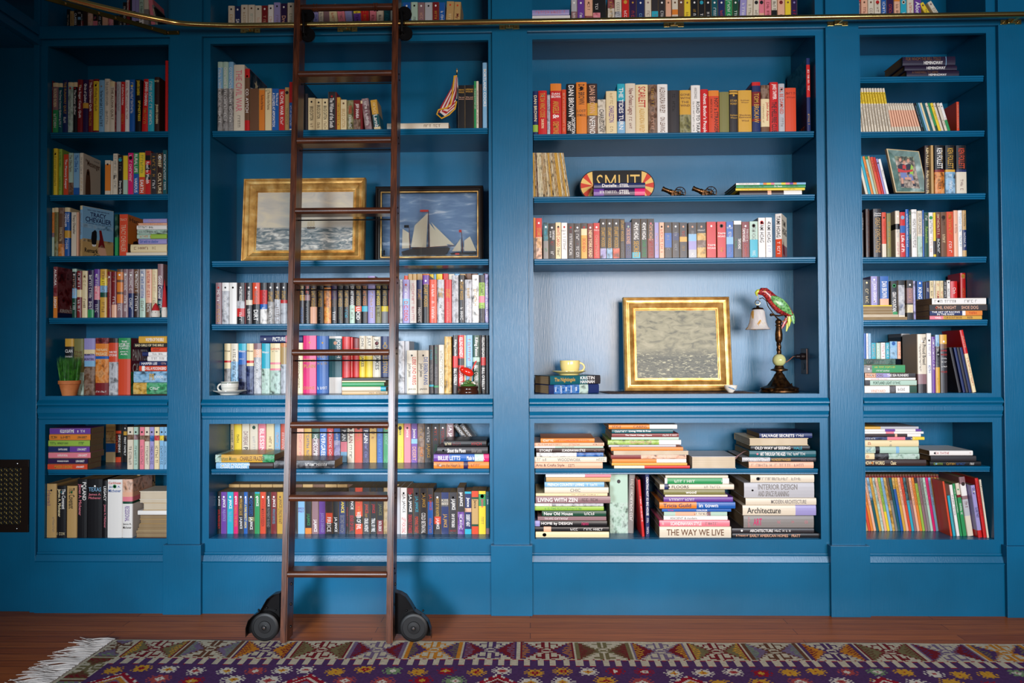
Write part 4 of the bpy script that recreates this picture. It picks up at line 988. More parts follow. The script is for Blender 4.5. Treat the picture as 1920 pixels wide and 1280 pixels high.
upright('past the green photo frame', C, S4['s'][2], 718, '''1035,92,N,KEN FOLLETT@c5-44|*@c46|WORLD WITHOUT END@c50-98,d=.16 h=1 y=.02;1072,88,t,,h=0;_1082
1216,88,k50R5#o,KEN FOLLETT@w6-48|~@Y5-47r|~@n62-92;_1224;1360,88,k50Y5#s,KEN FOLLETT@Y6-48|~@w60-95;_1368;1512,90,k50B5i,KEN FOLLETT@O6-48|~@m70-95,''', 950, Y=.03, hard=True, grp='saga novels past the photo frame')
C = (1600, 380, .140625)
upright('on the middle shelf of the end bay', C, S4['s'][3], 705, '''137,130,k,~@w,h=1;_164;222,82,N,~@n5-90;_262;380,82,K,Charles@w8-11h|Dickens@w12-15h|GREAT EXPECTATIONS@t18-90,ref=dick
442,128,O70i,~@r20-60|*@k92,h=0;_446;505,140,L,~@Y20-80,h=0;_560;622,108,i28k12i,*@w34|~@G40-60|~@p68-95
696,125,r30b16r,*@s8b|Life of Pi@w52-94,h=0;742,88,b,~@w10-90;774,118,E60k,~@c8-50,h=0;852,90,w,~@k5-9h|HIGHLY EFFECTIVE PEOPLE@g20-80
922,108,i55#x,SILVER LINING@g5-50,h=0;946,100,b,~@w20-90;1006,130,E,~@w5-20|Fahrenheit@l32-76,h=0
1068,130,w,~@k16-48|~@q56-90|*@e4b,h=0;1102,130,y64K30y,,h=0;1166,125,n8R50k,~@c5-50|~@w60-92,h=0;1242,125,n,~@N8-30|*@N38b|~@c50-70,h=0
1338,120,O,~@Y4-52|*@o60b|~@w66-92,h=0;1396,102,q,~@m30-50;1456,102,w,~@s5-80;1510,102,t42B44t,~@K8-35|~@w48-80''', 118, Y=.03, grp='novels on the middle shelf of the end bay')
C = (1600, 495, .140625)
zt_ = stack('the page-edge pile, fourth shelf of the end bay', C, S4['s'][4], '''130,515,545,560,y,
130,520,562,596,c,,p=1
130,520,600,636,i,,p=1
130,530,640,668,c,,p=1
130,600,672,700,i,,p=1 wp=1
130,720,704,730,t,,p=1''', Y=.03, depth=.12)
upright('standing on the page-edge pile, end bay', C, zt_, 540, '''232,208,k,*@c8|~@c30-95,;326,162,u,*@w8|JOHN GRISHAM@w25-90|~@w18-24h;350,165,B;476,162,b78q,DAN BROWN@w18-76''', 128, Y=.04, grp='paperbacks standing on a pile in the end bay', hard=False, depth=.11)
upright('between two piles in the end bay', C, S4['s'][4], 730, '''592,225,k78e,*@p6|*@e20b|GRAY MOUNTAIN@w28-78;_597;690,215,k12#G75i,~@b60-70|~@w40-50;_712;800,212,K20m38k3#c20k,*@w8|~@q20-55;832,225,#u''', 500, Y=.075, grp='paperbacks between two piles in the end bay', hard=False, depth=.11)
zt2 = stack('the pile with the white book on top, end bay', C, S4['s'][4], '''1048,1770,450,522,w,~@g5-45|~@g60-84|*@k94
1015,1802,538,614,K,PHIL KNIGHT@q12-46|*@O51|SHOE DOG@q55-84
1018,1720,618,684,B62w6o,THE ART OF RACING@w4-58l|IN THE RAIN@w14-48r|~@r74-90
1018,1715,687,729,p26Y,VASL@w10-22|CUB SCOUT BOOK@n28-62|REB@n72-82''', Y=.02, depth=.145, hard=False)
upright('standing behind the white book, end bay', C, S4['s'][4] + .1, 452, '''930,225,b,*@w16|KING@w35-98;_935;965,240,K,,;1018,240,B,~@w30-60;1070,222,c,~@k10-40|~@k56-95;1100,220,i,~@m20-90;1156,222,c,~@r15-30|HAM@r56-95;1203,222,c,~@g10-40|~@r55-95
1248,220,K,~@w10-90;1296,215,w,*@K18|~@K45-90;1390,228,r,~@w36-80,h=1;_1425;1502,118,r,~@c10-22|*@Y36b|~@o60-95,h=1''', 846, Y=.175, grp='paperbacks behind the white book, end bay', hard=False, depth=.1)
stack('the hidden pile that lifts the back row, end bay', C, S4['s'][4], '''846,1502,470,600,t,,d=.1
846,1502,602,730,t,,d=.1''', Y=.175, depth=.1, hard=False)
C = (1600, 605, .140625)
zt3 = stack('the green-spined pile on the end bay ledge', C, S4['n'], '''140,562,482,556,#E,~@g10-70
140,690,560,660,#g20e,~@y26-76l|~@w30-62r|*@w92
155,828,668,728,q22u28K,IVAN DOIG@n3-36|THE SEA RUNNERS@w44-86|*@w93
155,830,731,760,w,~@p12-45
155,845,764,832,K10x,PORTLAND LIGHT@E16-52|~@E54-70
150,846,836,928,w48#K12w26E,VINEYARD@q12-40r|~@g64-80|*@w90''', Y=.02, depth=.14, hard=False)
upright('standing on the green-spined pile, end bay', C, zt3, 480, '''172,142,b;203,142,w,~@u;238,142,s,~@w5-95;305,268,a,~@q10-90;365,268,x,~@w;430,265,w,~@p10-90;485,265,a,~@w10-90;590,248,s30#s,*@b45b;636,250,q,~@O10-90''', 140, Y=.04, grp='thin books standing on the ledge pile, end bay', hard=False, depth=.11)
upright('on the ledge of the end bay behind the pile', C, S4['n'], 905, '''762,145,g6K,THE FIFTH DISCIPLINE@w4-96,d=.12;_768;836,168,k45R,TRUE COLORS@Y3-36|~@r44-95,d=.12''', 640, Y=.175, grp='business books on the end bay ledge', hard=True)
upright('on the ledge of the end bay past the pile', C, S4['n'], 930, '''976,152,i68m17K,The Proud Breed@K5-52r|~@K16-64l|*@w90;_980;1046,140,w,~@u16-42|~@b50-70|*@K86;1096,185,v,~@w5-60|*@w80
1156,160,#s20k10#k26Y,~@w20-36|~@Y75-88,;1255,158,Y16n8K,DAVID@r26-29h|WOOD@r33-36h|~@w40-42h|~@w46-48h|~@w54-56h|~@r62-66h|*@w86''', 856, Y=.03, grp='tall books on the end bay ledge', hard=True, depth=.13)
upright('leaning at the end of the ledge, end bay', C, S4['n'], 918, '''1300,325,K,,b=1404-1442 l=11;1350,325,B,,b=1462-1500 l=11;1390,325,K,,b=1504-1540 l=11;1430,325,B,,b=1542-1582 l=11
1450,92,r38c,~@q5-30|~@r45-90,b=1588-1642 l=11 h=1 d=.14''', 1260, Y=.045, grp='dark slim books leaning on the end bay ledge', hard=False, depth=.14)
C = (1600, 785, .140625)
stack('the magazine pile, lower end bay', C, S4['low'], '''150,870,102,132,Y30G,,m=1
150,905,136,164,w36v18w36v,,m=1
150,936,168,196,w36p14w,,m=1
150,900,200,235,N54q4N18w,,m=1 h=0
150,948,240,278,#B38p30B12y,~@w2-22|~@w76-84,h=0
150,870,282,366,c,~@r6-12|~@g46-50h,h=1
150,870,370,456,#x20k8x30s6x,~@a4-12,h=1
150,880,460,536,c18#k26#x,~@r3-8,h=1
150,970,541,622,N,HOW IT WORKS@c0-32|Clasic@c42-51|*@o92,h=1''', Y=.02, depth=.2)
stack('the low pile with one white spine, end bay', C, S4['low'], '''1015,1592,422,486,w,~@r12-46|*@k6|~@r92-96,h=1
1030,1636,490,562,K,,h=1
1020,1702,566,618,k,~@l5-28|~@Y32-50|~@b52-70|~@w76-88|*@s95,h=1''', Y=.02, depth=.19)
C = (1600, 880, .140625)
data = ''; x = 164; rng = random.Random(11)
cols = ['t', 'O', 'o', 'q', '#s40T', 'Y', '#x', 'q', 'l60y', 's', '#Y', 'n40g', 'T', '#Y20b', 'Y', 'q', 'O', '#T40a', 'n40m', 'q', 'o', 'K10l', 'm', 'g', 'x', 'P', 's', 'Y', 'Y', 'n30t']
for k_, cc in enumerate(cols):
    x2 = x + 36.2; ln = 10.6 - k_ * .1
    data += '%.1f,%d,n3R3%s,~@%s12-55,b=%.1f-%.1f l=%.1f;' % (x2 - 140, 60, cc, 'KnRE'[k_ % 4], x, x2, ln); x = x2
upright("in the long leaning children's row, bottom shelf", C, S4['bot'], 822, data, 60, floor_y=822, depth=.14, kind='childrens', hard=False, grp="leaning children's books on the bottom shelf")
upright('after the long leaning row, bottom shelf', C, S4['bot'], 835, '''1190,155,O,,b=1294-1322 l=7.6;1270,345,a,~@l30-85,b=1330-1366 l=7.6;1290,200,w20w,~@K20-60,b=1378-1422 l=7.6;1325,185,e,~@w10-60,b=1425-1456 l=7.6
1385,178,i22R5e,*@e10|~@w38-60,b=1462-1515 l=7.6;1470,92,m12w20m6G28i,~@m2-8|*@N24b|~@R42-52,b=1522-1606 l=7.6 d=.16 h=1''', 1165, Y=.055, grp='picture books after the long leaning row', hard=False, depth=.15)
upright('at the very end of the bottom shelf, end bay', C, S4['bot'], 870, '''1600,205,u86r,Oliver@B5-18|OLIVER TWIST@B42-62|*@w93,b=1664-1725 l=7.5;1640,112,r,~@R5-70,b=1735-1782 l=7.5;1710,132,i,~@g5-60|*@K90,b=1784-1812 l=7''', 1555, Y=.028, grp='books at the very end of the bottom shelf', hard=True, depth=.18)
# ---------------------------------------------------------------- pictures and ornaments
def sph(mb, c, r, mat, M=None, n=16, m_=10):
    cx, cy, cz = c; rx, ry, rz = r if isinstance(r, (tuple, list)) else (r, r, r)
    vs = [(cx, cy, cz - rz)]; fs = []
    for j in range(1, m_):
        a = -PI / 2 + PI * j / m_
        for k in range(n): t = 2 * PI * k / n; vs.append((cx + rx * math.cos(a) * math.cos(t), cy + ry * math.cos(a) * math.sin(t), cz + rz * math.sin(a)))
    vs.append((cx, cy, cz + rz)); L_ = len(vs) - 1
    for k in range(n): fs.append((0, 1 + (k + 1) % n, 1 + k)); fs.append((L_, 1 + (m_ - 2) * n + k, 1 + (m_ - 2) * n + (k + 1) % n))
    for j in range(m_ - 2):
        for k in range(n): k2 = (k + 1) % n; fs.append((1 + j * n + k, 1 + j * n + k2, 1 + (j + 1) * n + k2, 1 + (j + 1) * n + k))
    mb.add(vs, fs, mat, M)
def frame_mesh(Wd, H, prof, mat):
    """mitred frame: prof list of (inset from the outer edge, y towards the room negative)"""
    m = MB(); cs = [(-1, 0), (1, 0), (1, 1), (-1, 1)]; vs = []
    for ins, y in prof:
        for sx, sz in cs: vs.append((sx * (Wd / 2 - ins), y, (ins if sz == 0 else H - ins)))
    fs = []
    for j in range(len(prof) - 1):
        for k in range(4): k2 = (k + 1) % 4; fs.append((j * 4 + k, j * 4 + k2, (j + 1) * 4 + k2, (j + 1) * 4 + k))
    m.add(vs, fs, mat); return m
GPROF = [(i_ * .84, y_) for i_, y_ in [(0, 0), (0, -.026), (.004, -.032), (.009, -.030), (.011, -.024), (.018, -.021), (.026, -.020), (.028, -.024), (.033, -.024), (.036, -.019), (.058, -.009), (.060, -.012), (.066, -.012), (.068, -.006), (.071, -.006), (.071, -.001)]]
def sea_mat(name, sky, dark, foam, hz, grain=1.0):
    m = newmat(name, sky[0], .5); nt, N, L, b = nodes(m)
    tc = N.new('ShaderNodeTexCoord'); sp = N.new('ShaderNodeSeparateXYZ'); L.new(tc.outputs['Object'], sp.inputs[0])
    def nz(sc, s, d=6, dist=1.0):
        mp = N.new('ShaderNodeMapping'); mp.inputs['Scale'].default_value = sc; n = N.new('ShaderNodeTexNoise'); n.inputs['Scale'].default_value = s; n.inputs['Detail'].default_value = d; n.inputs['Distortion'].default_value = dist
        L.new(tc.outputs['Object'], mp.inputs[0]); L.new(mp.outputs[0], n.inputs[0]); return n.outputs['Fac']
    def ramp(src, st):
        c = N.new('ShaderNodeValToRGB'); e = c.color_ramp.elements
        while len(e) < len(st): e.new(.5)
        for i, (p, q) in enumerate(st): e[i].position = p; e[i].color = q
        L.new(src, c.inputs[0]); return c.outputs[0]
    s_ = ramp(nz((1, 1, 2.2), 9 * grain), [(.3, sky[0]), (.5, sky[1]), (.7, sky[2])])
    w_ = ramp(nz((1, 1, 3.2), 16 * grain, 8, 1.6), [(.32, dark), (.47, sky[3]), (.56, sky[0]), (.66, foam)])
    mr = N.new('ShaderNodeMapRange'); mr.inputs[1].default_value = hz - .003 * grain ** 2.2; mr.inputs[2].default_value = hz + .005 * grain ** 2.2; L.new(sp.outputs[2], mr.inputs[0])
    mx = N.new('ShaderNodeMix'); mx.data_type = 'RGBA'; L.new(mr.outputs[0], mx.inputs[0]); L.new(w_, mx.inputs[6]); L.new(s_, mx.inputs[7]); L.new(mx.outputs[2], b.inputs['Base Color'])
    return m
def picture(name, label, corners, Yf, zfoot, lean, prof, mat, canvas, grp=None):
    (xl, xr, yt) = corners; A = W(xl, 600, Yf); B = W(xr, 600, Yf)
    A = W(xl, yt + 60, Yf); B = W(xr, yt + 60, Yf); H = (W((xl + xr) / 2, yt, Yf + .03).z - zfoot) / math.cos(lean); Wd = B.x - A.x
    root = empty(name, ((A.x + B.x) / 2, Yf + .03, zfoot), label, 'picture' if name != 'photo_frame' else 'photo frame', grp); root.rotation_euler[0] = -lean
    frame_mesh(Wd, H, prof, mat).build('frame', root)
    ins = prof[-1][0]; m = MB(); m.box((-Wd / 2 + ins - .002, -.002, ins - .002), (Wd / 2 - ins + .002, 0, H - ins + .002), canvas)
    c = m.build('canvas', root)
    m = MB(); m.box((-Wd / 2 + .001, .0002, .001), (Wd / 2 - .001, .004, H - .001), newmat('picture_backing', srgb(120, 92, 60), .8)); m.build('backing_board', root)
    return root, Wd, H, ins
# stormy sea with sailing ship
SEA1 = sea_mat('oil_sea_with_ship', [srgb(176, 174, 166), srgb(196, 188, 172), srgb(212, 200, 172), srgb(124, 134, 136)], srgb(66, 84, 88), srgb(216, 216, 206), .165)
z2 = S2['s'][1]
r1, Wd, H, ins = picture('framed_painting', 'gilt framed oil painting of a rough grey sea with a small ship, behind the ladder', (451, 682, 334), .10, z2 + .002, math.radians(5), GPROF, GOLD, SEA1)
m = MB(); bx, bz = .028, .168; INK = newmat('ship_paint', srgb(86, 74, 62), .6); SAILP = newmat('sail_paint', srgb(196, 180, 148), .6)
m.prism([(bx - .02, bz), (bx + .022, bz), (bx + .018, bz - .008), (bx - .016, bz - .008)], -.0032, -.0022, INK)
for k, (dx, hh) in enumerate(((-.012, .026), (0, .036), (.012, .028))):
    m.box((bx + dx - .0006, -.0031, bz), (bx + dx + .0006, -.0023, bz + hh), INK)
    m.prism([(bx + dx - .006, bz + .004), (bx + dx + .006, bz + .003), (bx + dx + .004, bz + hh), (bx + dx - .003, bz + hh)], -.0036, -.0032, SAILP)
m.build('painted_ship', r1)
# grey coastal seascape in the niche
SEA2 = sea_mat('oil_grey_seascape', [srgb(98, 98, 84), srgb(146, 142, 116), srgb(164, 158, 132), srgb(96, 98, 86)], srgb(56, 60, 56), srgb(188, 184, 152), .175, 2.2)
r2, Wd2, H2, ins2 = picture('framed_painting', 'wide gilt framed grey-green seascape standing beside the parrot lamp', (1171, 1374, 557), .13, S3['n'] + .004, math.radians(7), GPROF, GOLD, SEA2)
# half-model ships behind glass
SKYB = newmat('painted_sky', srgb(110, 142, 178), .6); noise_col(SKYB, [(.45, srgb(98, 130, 168)), (.58, srgb(120, 150, 184)), (.68, srgb(188, 202, 214))], (1, 1, 4), 9, 5, dist=.5)
r3, Wd3, H3, _ = picture('ship_diorama', 'black framed glazed case with cream-sailed model boats against a blue sky', (701, 905, 348), .11, z2 + .002, math.radians(2), [(0, .045), (0, -.014), (.004, -.018), (.008, -.016), (.010, -.011), (.014, -.013), (.018, -.013), (.020, -.007), (.022, -.007), (.022, .038)], BLACKW, SKYB)
r3['category'] = 'ship model'
for c in list(r3.children):
    if c.name.startswith(('canvas', 'backing')): c.location = (0, .040, 0)
r3.location.y += .01
m = frame_mesh(Wd3 - .044, H3 - .044, [(0, -.006), (.0015, -.0085), (.005, -.0085), (.006, -.004)], GOLD); m.v = [(a, b, c + .022) for a, b, c in m.v]; m.build('gilt_slip', r3)
HULL = newmat('dark_hull', srgb(30, 26, 26), .4); MAST = newmat('mast_wood', srgb(110, 58, 34), .5); SAIL = newmat('sailcloth', srgb(206, 200, 176), .7); RED = newmat('red_paint', srgb(190, 44, 30), .5); SEAF = newmat('painted_water', srgb(96, 110, 122), .6)
noise_col(SEAF, [(.4, srgb(84, 84, 80)), (.6, srgb(112, 128, 140))], (1, 1, 1), 40, 4)
m = MB(); m.box((-Wd3 / 2 + .02, .002, .02), (Wd3 / 2 - .02, .037, .036), SEAF); m.build('sea', r3)
def sx3(px): return W(px, 440, .13).x - r3.location.x
def sz3(py): return W(800, py, .13).z - z2
def ship(name, hull, masts, sails, y):
    m = MB(); h = [(sx3(a), sz3(b)) for a, b in hull]; m.prism(h, y - .006, y + .006, HULL); o = m.build(name, r3)
    m = MB()
    for (a, b, c, d) in masts: m.tube([(sx3(a), y, sz3(b)), (sx3(c), y, sz3(d))], [.0022, .0012], MAST, n=8)
    m.build('mast', o)
    for P in sails:
        m = MB(); q = [(sx3(a), sz3(b)) for a, b in P]; m.prism(q, y - .0025, y - .0015, SAIL); m.build('sail', o)
    return o
o = ship('model_boat', [(750, 470), (772, 464), (838, 462), (842, 464), (836, 474), (822, 479), (765, 480), (752, 477)], [(802, 466, 801, 392), (766, 466, 764, 423), (770, 463, 850, 459)],
     [[(768, 461), (775, 420), (800, 396), (797, 462)], [(803, 416), (804, 461), (838, 459)], [(806, 414), (828, 455), (850, 458)], [(752, 426), (764, 434), (765, 463), (751, 464)]], .018)
m = MB(); m.box((sx3(785), .016, sz3(394)), (sx3(801), .018, sz3(390)), RED); m.box((sx3(755), .016, sz3(424)), (sx3(764), .018, sz3(419)), HULL); m.tube([(sx3(762), .014, sz3(470)), (sx3(752), .014, sz3(480))], .0012, RED); m.build('flag', o)
o = ship('model_boat', [(842, 474), (858, 472), (886, 473), (892, 471), (889, 479), (848, 480)], [(866, 472, 864, 432)], [[(869, 450), (880, 442), (892, 470), (869, 470)], [(862, 446), (846, 470), (863, 470)]], .014)
m = MB(); m.box((sx3(859), .013, sz3(434)), (sx3(864), .015, sz3(429)), RED); m.box((sx3(852), .007, sz3(477)), (sx3(860), .009, sz3(474)), RED); m.build('flag', o)
m = MB(); m.lathe([(.004, 0), (.003, .02), (.004, .022), (.004, .026), (.001, .03)], HULL, T(sx3(717), .02, .034), n=12); m.build('lighthouse', r3)
GLASS = newmat('clear_glass', (1, 1, 1, 1), .02); nodes(GLASS)[3].inputs['Transmission Weight'].default_value = 1; nodes(GLASS)[3].inputs['IOR'].default_value = 1.45
m = MB(); m.box((-Wd3 / 2 + .0225, -.003, .0225), (Wd3 / 2 - .0225, -.0015, H3 - .0225), GLASS); m.build('glass_pane', r3)
# ---- cup and saucer
CHINA = newmat('white_china', srgb(232, 228, 216), .12); GLINE = newmat('green_line', srgb(30, 70, 60), .2); YEL = newmat('yellow_glaze', srgb(234, 214, 136), .14)
def cup_saucer(px0, px1, Y, z, mat, label, side, sc, stripe):
    cx = (W(px0, 700, Y).x + W(px1, 700, Y).x) / 2; R_ = (W(px1, 700, Y).x - W(px0, 700, Y).x) / 2
    s = empty('saucer', (cx, Y, z), label[1], 'saucer'); m = MB()
    m.lathe([(0, .0), (R_ * .55, 0), (R_ * .58, .004), (R_, .017), (R_, .019), (R_ * .93, .0185), (R_ * .5, .008), (0, .007)], mat, n=48, caps=False); m.build('dish', s, smooth=True)
    c = empty('cup', (cx + sc[2], Y, z + .0072), label[0], 'cup'); r, h = sc[0], sc[1]
    m = MB(); m.lathe([(0, 0), (r * .62, 0), (r * .66, .004), (r * .86, h * .22), (r * .96, h * .5), (r, h * .97), (r * .985, h), (r * .95, h * .97), (r * .9, h * .5), (r * .75, h * .2), (0, h * .12)], mat, n=48, caps=False)
    m.build('bowl', c, smooth=True)
    if stripe:
        m = MB(); m.lathe([(r * 1.003, h * .88), (r * 1.006, h * .95)], GLINE, n=48, caps=False); m.lathe([(r * .962, h * .45), (r * .966, h * .47)], GLINE, n=48, caps=False); m.build('green_band', c)
    m = MB(); pts = []
    for k in range(13):
        a = -PI / 2 + PI * k / 12; pts.append((side * (r * .88 + math.cos(a) * r * .55), 0, h * .48 + math.sin(a) * h * .34))
    m.tube(pts, [.0042] * 13, mat, n=10); m.build('handle', c, smooth=True)
z = S2['n'] + .0005
cup_saucer(401, 461, .078, z, CHINA, ('white cup with a dark green rim line in the ladder bay', 'white saucer under the green-lined cup'), -1, (.0385, .050, .0), True)
# ---- bird figurine on a dark base
bx = (W(857, 700, .07).x + W(899, 700, .07).x) / 2
root = empty('bird_figurine', (bx, .07, z), 'red bird ornament on a turned dark wooden base', 'figurine')
m = MB(); r = .047; m.lathe([(r * .96, 0), (r, .004), (r, .012), (r * .9, .018), (r * .9, .024), (r * .97, .028), (r * .93, .034), (r * .7, .036)], newmat('turned_dark_base', srgb(60, 30, 18), .18), n=40); m.build('base', root, smooth=True)
m = MB(); rg = random.Random(3); G_ = newmat('green_glaze', srgb(70, 110, 50), .2); T_ = newmat('tan_glaze', srgb(190, 150, 100), .2); RB = newmat('red_glaze', srgb(214, 40, 24), .16); WB_ = newmat('white_glaze', srgb(230, 224, 210), .2)
m.lathe([(.036, .036), (.034, .042), (.02, .05), (.004, .06)], G_, n=20)
for k in range(26):
    a = rg.random() * 6.3; d = rg.random() * .03; sph(m, (d * math.cos(a), d * math.sin(a) * .8, .043 + rg.random() * .02 * (1 - d / .04)), (.006 + rg.random() * .005, .006, .004 + rg.random() * .004), rg.choice([G_, T_, T_, WB_, newmat('pink_glaze', srgb(220, 130, 120), .2)] if k == 0 else [G_, T_, WB_]), n=8, m_=6)
m.tube([(.008, 0, .05), (.012, .0, .075), (.004, 0, .09)], [.006, .005, .004], T_, n=8); m.build('foliage_mound', root, smooth=True)
m = MB(); Mb = T(-.003, -.005, .098, ry=math.radians(28))
sph(m, (0, 0, 0), (.030, .017, .018), RB, Mb, 20, 12)
sph(m, (-.022, 0, .010), (.013, .012, .013), RB, T(-.003, -.005, .098), 14, 10)
m.build('bird_body', root, smooth=True)
m = MB(); m.prism([(-.034, .112), (-.030, .126), (-.020, .120)], -.008, -.002, RB); m.prism([(-.040, .106), (-.033, .110), (-.033, .104)], -.008, -.003, newmat('orange_beak', srgb(220, 140, 40), .3)); m.build('crest_and_beak', root)
m = MB(); m.prism([(.012, .100), (.020, .108), (.040, .148), (.032, .146)], -.008, -.003, RB); m.build('tail', root)
# ---- small flag on a stick
fx = W(857, 200, .08); z = S2['s'][0]
ft = W(856, 128, .08); root = empty('flag', (fx.x, .08, z + .001), 'small striped flag with gold fringe drooping on a black stick', 'flag')
m = MB(); hh = ft.z - z; m.lathe([(.016, 0), (.016, .004), (.005, .008), (.0025, .012)], BLACKW, n=20); m.tube([(0, 0, .01), (-.001, 0, hh - .02)], .0022, BLACKW, n=8); m.build('stick', root)
m = MB(); m.lathe([(.0005, hh), (.004, hh - .012), (.002, hh - .018), (.004, hh - .024)], GOLD, n=12, caps=False); m.build('finial', root)
FR = newmat('flag_red', srgb(170, 26, 40), .8); FW = newmat('flag_white', srgb(222, 206, 196), .8); FB = newmat('flag_blue', srgb(20, 22, 50), .8); FG = newmat('gold_fringe', srgb(226, 168, 30), .6)
def P2(px, py, y): q = W(px, py, .08 + y); return (q.x - fx.x, y, q.z - z - .001)
def cloth(mb, A, B, n, mats, ya):              # quads between two edge polylines split in stripes
    for i in range(len(A) - 1):
        for k in range(n):
            f = lambda P, Q, t: tuple(P[j] + (Q[j] - P[j]) * t for j in range(3))
            a0, a1 = f(A[i], B[i], k / n), f(A[i], B[i], (k + 1) / n); b0, b1 = f(A[i + 1], B[i + 1], k / n), f(A[i + 1], B[i + 1], (k + 1) / n)
            mb.add([a0, a1, b1, b0], [(0, 1, 2, 3)], mats[k % len(mats)])
m = MB()
cloth(m, [P2(851, 143, -.004), P2(846, 165, -.012), P2(826, 200, -.020), P2(822, 212, -.016)], [P2(857, 143, -.002), P2(856, 170, -.016), P2(850, 196, -.028), P2(842, 203, -.024)], 7, [FR, FW], 0)
cloth(m, [P2(824, 210, -.016), P2(834, 218, -.022), P2(853, 202, -.018)], [P2(838, 200, -.022), P2(846, 196, -.028), P2(855, 186, -.014)], 5, [FW, FR], 0)
cloth(m, [P2(855, 145, -.002), P2(853, 165, -.01), P2(851, 182, -.01)], [P2(858, 145, .001), P2(859, 165, 0), P2(857, 186, -.002)], 3, [FB, FB, FW], 0)
m.build('cloth', root, fix=False)
m = MB()
for P in ([(852, 142), (850, 160), (848, 178), (845, 195), (838, 202), (822, 206), (819, 214), (828, 222), (842, 215), (853, 204), (856, 190)],):
    m.tube([P2(a, b, -.026) for a, b in P], .0034, FG, n=6)
m.tube([P2(851, 144, -.004), P2(857, 142, -.004)], .004, FG, n=6); m.build('fringe', root)
# ---- potted grass
px = (W(112, 700, .045).x + W(149, 700, .045).x) / 2; rr = (W(149, 715, .045).x - W(112, 715, .045).x) / 2; z = S1['n'] + .0003; hp = W(130, 713, .045).z - z
TERRA = newmat('terracotta', srgb(206, 118, 60), .7); noise_col(TERRA, [(.4, srgb(196, 108, 52)), (.6, srgb(216, 130, 72))], (1, 1, 1), 14, 4)
root = empty('potted_grass', (px, .045, z), 'small terracotta pot of bright green ornamental grass', 'potted plant')
m = MB(); m.lathe([(0, 0), (rr * .64, 0), (rr * .9, hp * .74), (rr * .93, hp * .75), (rr, hp * .77), (rr, hp), (rr * .9, hp), (rr * .88, hp * .86), (0, hp * .86)], TERRA, n=40, caps=False); m.build('pot', root, smooth=True)
GR = newmat('grass_blades', srgb(46, 122, 34), .5); noise_col(GR, [(.35, srgb(26, 84, 24)), (.65, srgb(74, 156, 46))], (1, 1, 1), 60, 3)
m = MB(); rg = random.Random(5); gh = W(130, 668, .045).z - z
for k in range(620):
    a = rg.random() * 6.28; d = math.sqrt(rg.random()) * rr * .82; x, y = d * math.cos(a), d * math.sin(a); h = (gh - hp * .86) * (.8 + .25 * rg.random()); ox_, oy_ = x * .38 + rg.uniform(-.003, .003), y * .3 + rg.uniform(-.003, .003); w_ = .0011
    t = rg.random() * PI; c_, s_ = math.cos(t) * w_, math.sin(t) * w_; zz = hp * .86
    m.add([(x - c_, y - s_, zz), (x + c_, y + s_, zz), (x + ox_ * .5 + c_ * .8, y + oy_ * .5 + s_ * .8, zz + h * .6), (x + ox_ * .5 - c_ * .8, y + oy_ * .5 - s_ * .8, zz + h * .6), (x + ox_, y + oy_, zz + h)], [(0, 1, 2, 3), (3, 2, 4)], GR)
tag(m.build('grass', root, fix=False), kind='stuff')
# ---- two red-hatted figures on the fourth shelf
WOOL = newmat('white_wool', srgb(226, 218, 206), .9); REDF = newmat('red_felt', srgb(190, 28, 34), .8)
for (x0_, x1_, yt_, lb, yy) in ((284, 300, 567, 'small white round figure with a red pointed hat', .012), (304, 313, 522, 'taller red and white figure against the frame edge', .024)):
    z = S1['s'][3]; A_, B_ = W(x0_, 580, yy), W(x1_, 580, yy); rr_ = (B_.x - A_.x) / 2 * (1 if x0_ < 300 else 1.2); cx = (A_.x + B_.x) / 2; hh = W(x0_, yt_, yy).z - z
    root = empty('gnome_figurine', (cx, yy, z), lb + ', beside the paperbacks', 'figurine'); m = MB(); b_ = hh * (.52 if x0_ < 300 else .3)
    m.lathe([(0, 0), (rr_ * .9, 0), (rr_, b_ * .4), (rr_ * .75, b_), (0, b_ * 1.05)], WOOL, n=20, caps=False); m.build('body', root, smooth=True)
    m = MB(); m.lathe([(rr_ * .82, b_ * .85), (rr_ * .8, b_), (rr_ * .55, b_ + (hh - b_) * .5), (0, hh)], REDF, n=20, caps=False); m.build('hat', root, smooth=True)
    m = MB(); sph(m, (-rr_ * .3, -rr_ * .75, b_ * .6), rr_ * .14, BLACKW, n=8, m_=6); sph(m, (rr_ * .3, -rr_ * .75, b_ * .6), rr_ * .14, BLACKW, n=8, m_=6); m.build('eyes', root)
# ---- SMUT sign
z = S3['s'][1]; Ys = .12; a = W(1087, 341, Ys); b = W(1228, 341, Ys); zt = W(1157, 318, Ys).z; zb_ = z + .001; hs = zt - zb_; wd = b.x - a.x; cx = (a.x + b.x) / 2
root = empty('sign', (cx, Ys, zb_), 'black rounded sign reading SMUT with red and yellow fans', 'sign'); root.rotation_euler[0] = -.08
SB = newmat('sign_black', srgb(14, 13, 16), .35); r_ = hs / 2
poly = []
for k in range(17):
    t = -PI / 2 + PI * k / 16; poly.append((wd / 2 - r_ + r_ * math.cos(t), r_ + r_ * math.sin(t)))
for k in range(17):
    t = PI / 2 + PI * k / 16; poly.append((-wd / 2 + r_ + r_ * math.cos(t), r_ + r_ * math.sin(t)))
m = MB(); m.prism(poly, 0, .012, SB); m.build('board', root)
FY = newmat('sign_cream', srgb(232, 190, 104), .4); FRD = newmat('sign_red', srgb(206, 56, 34), .4)
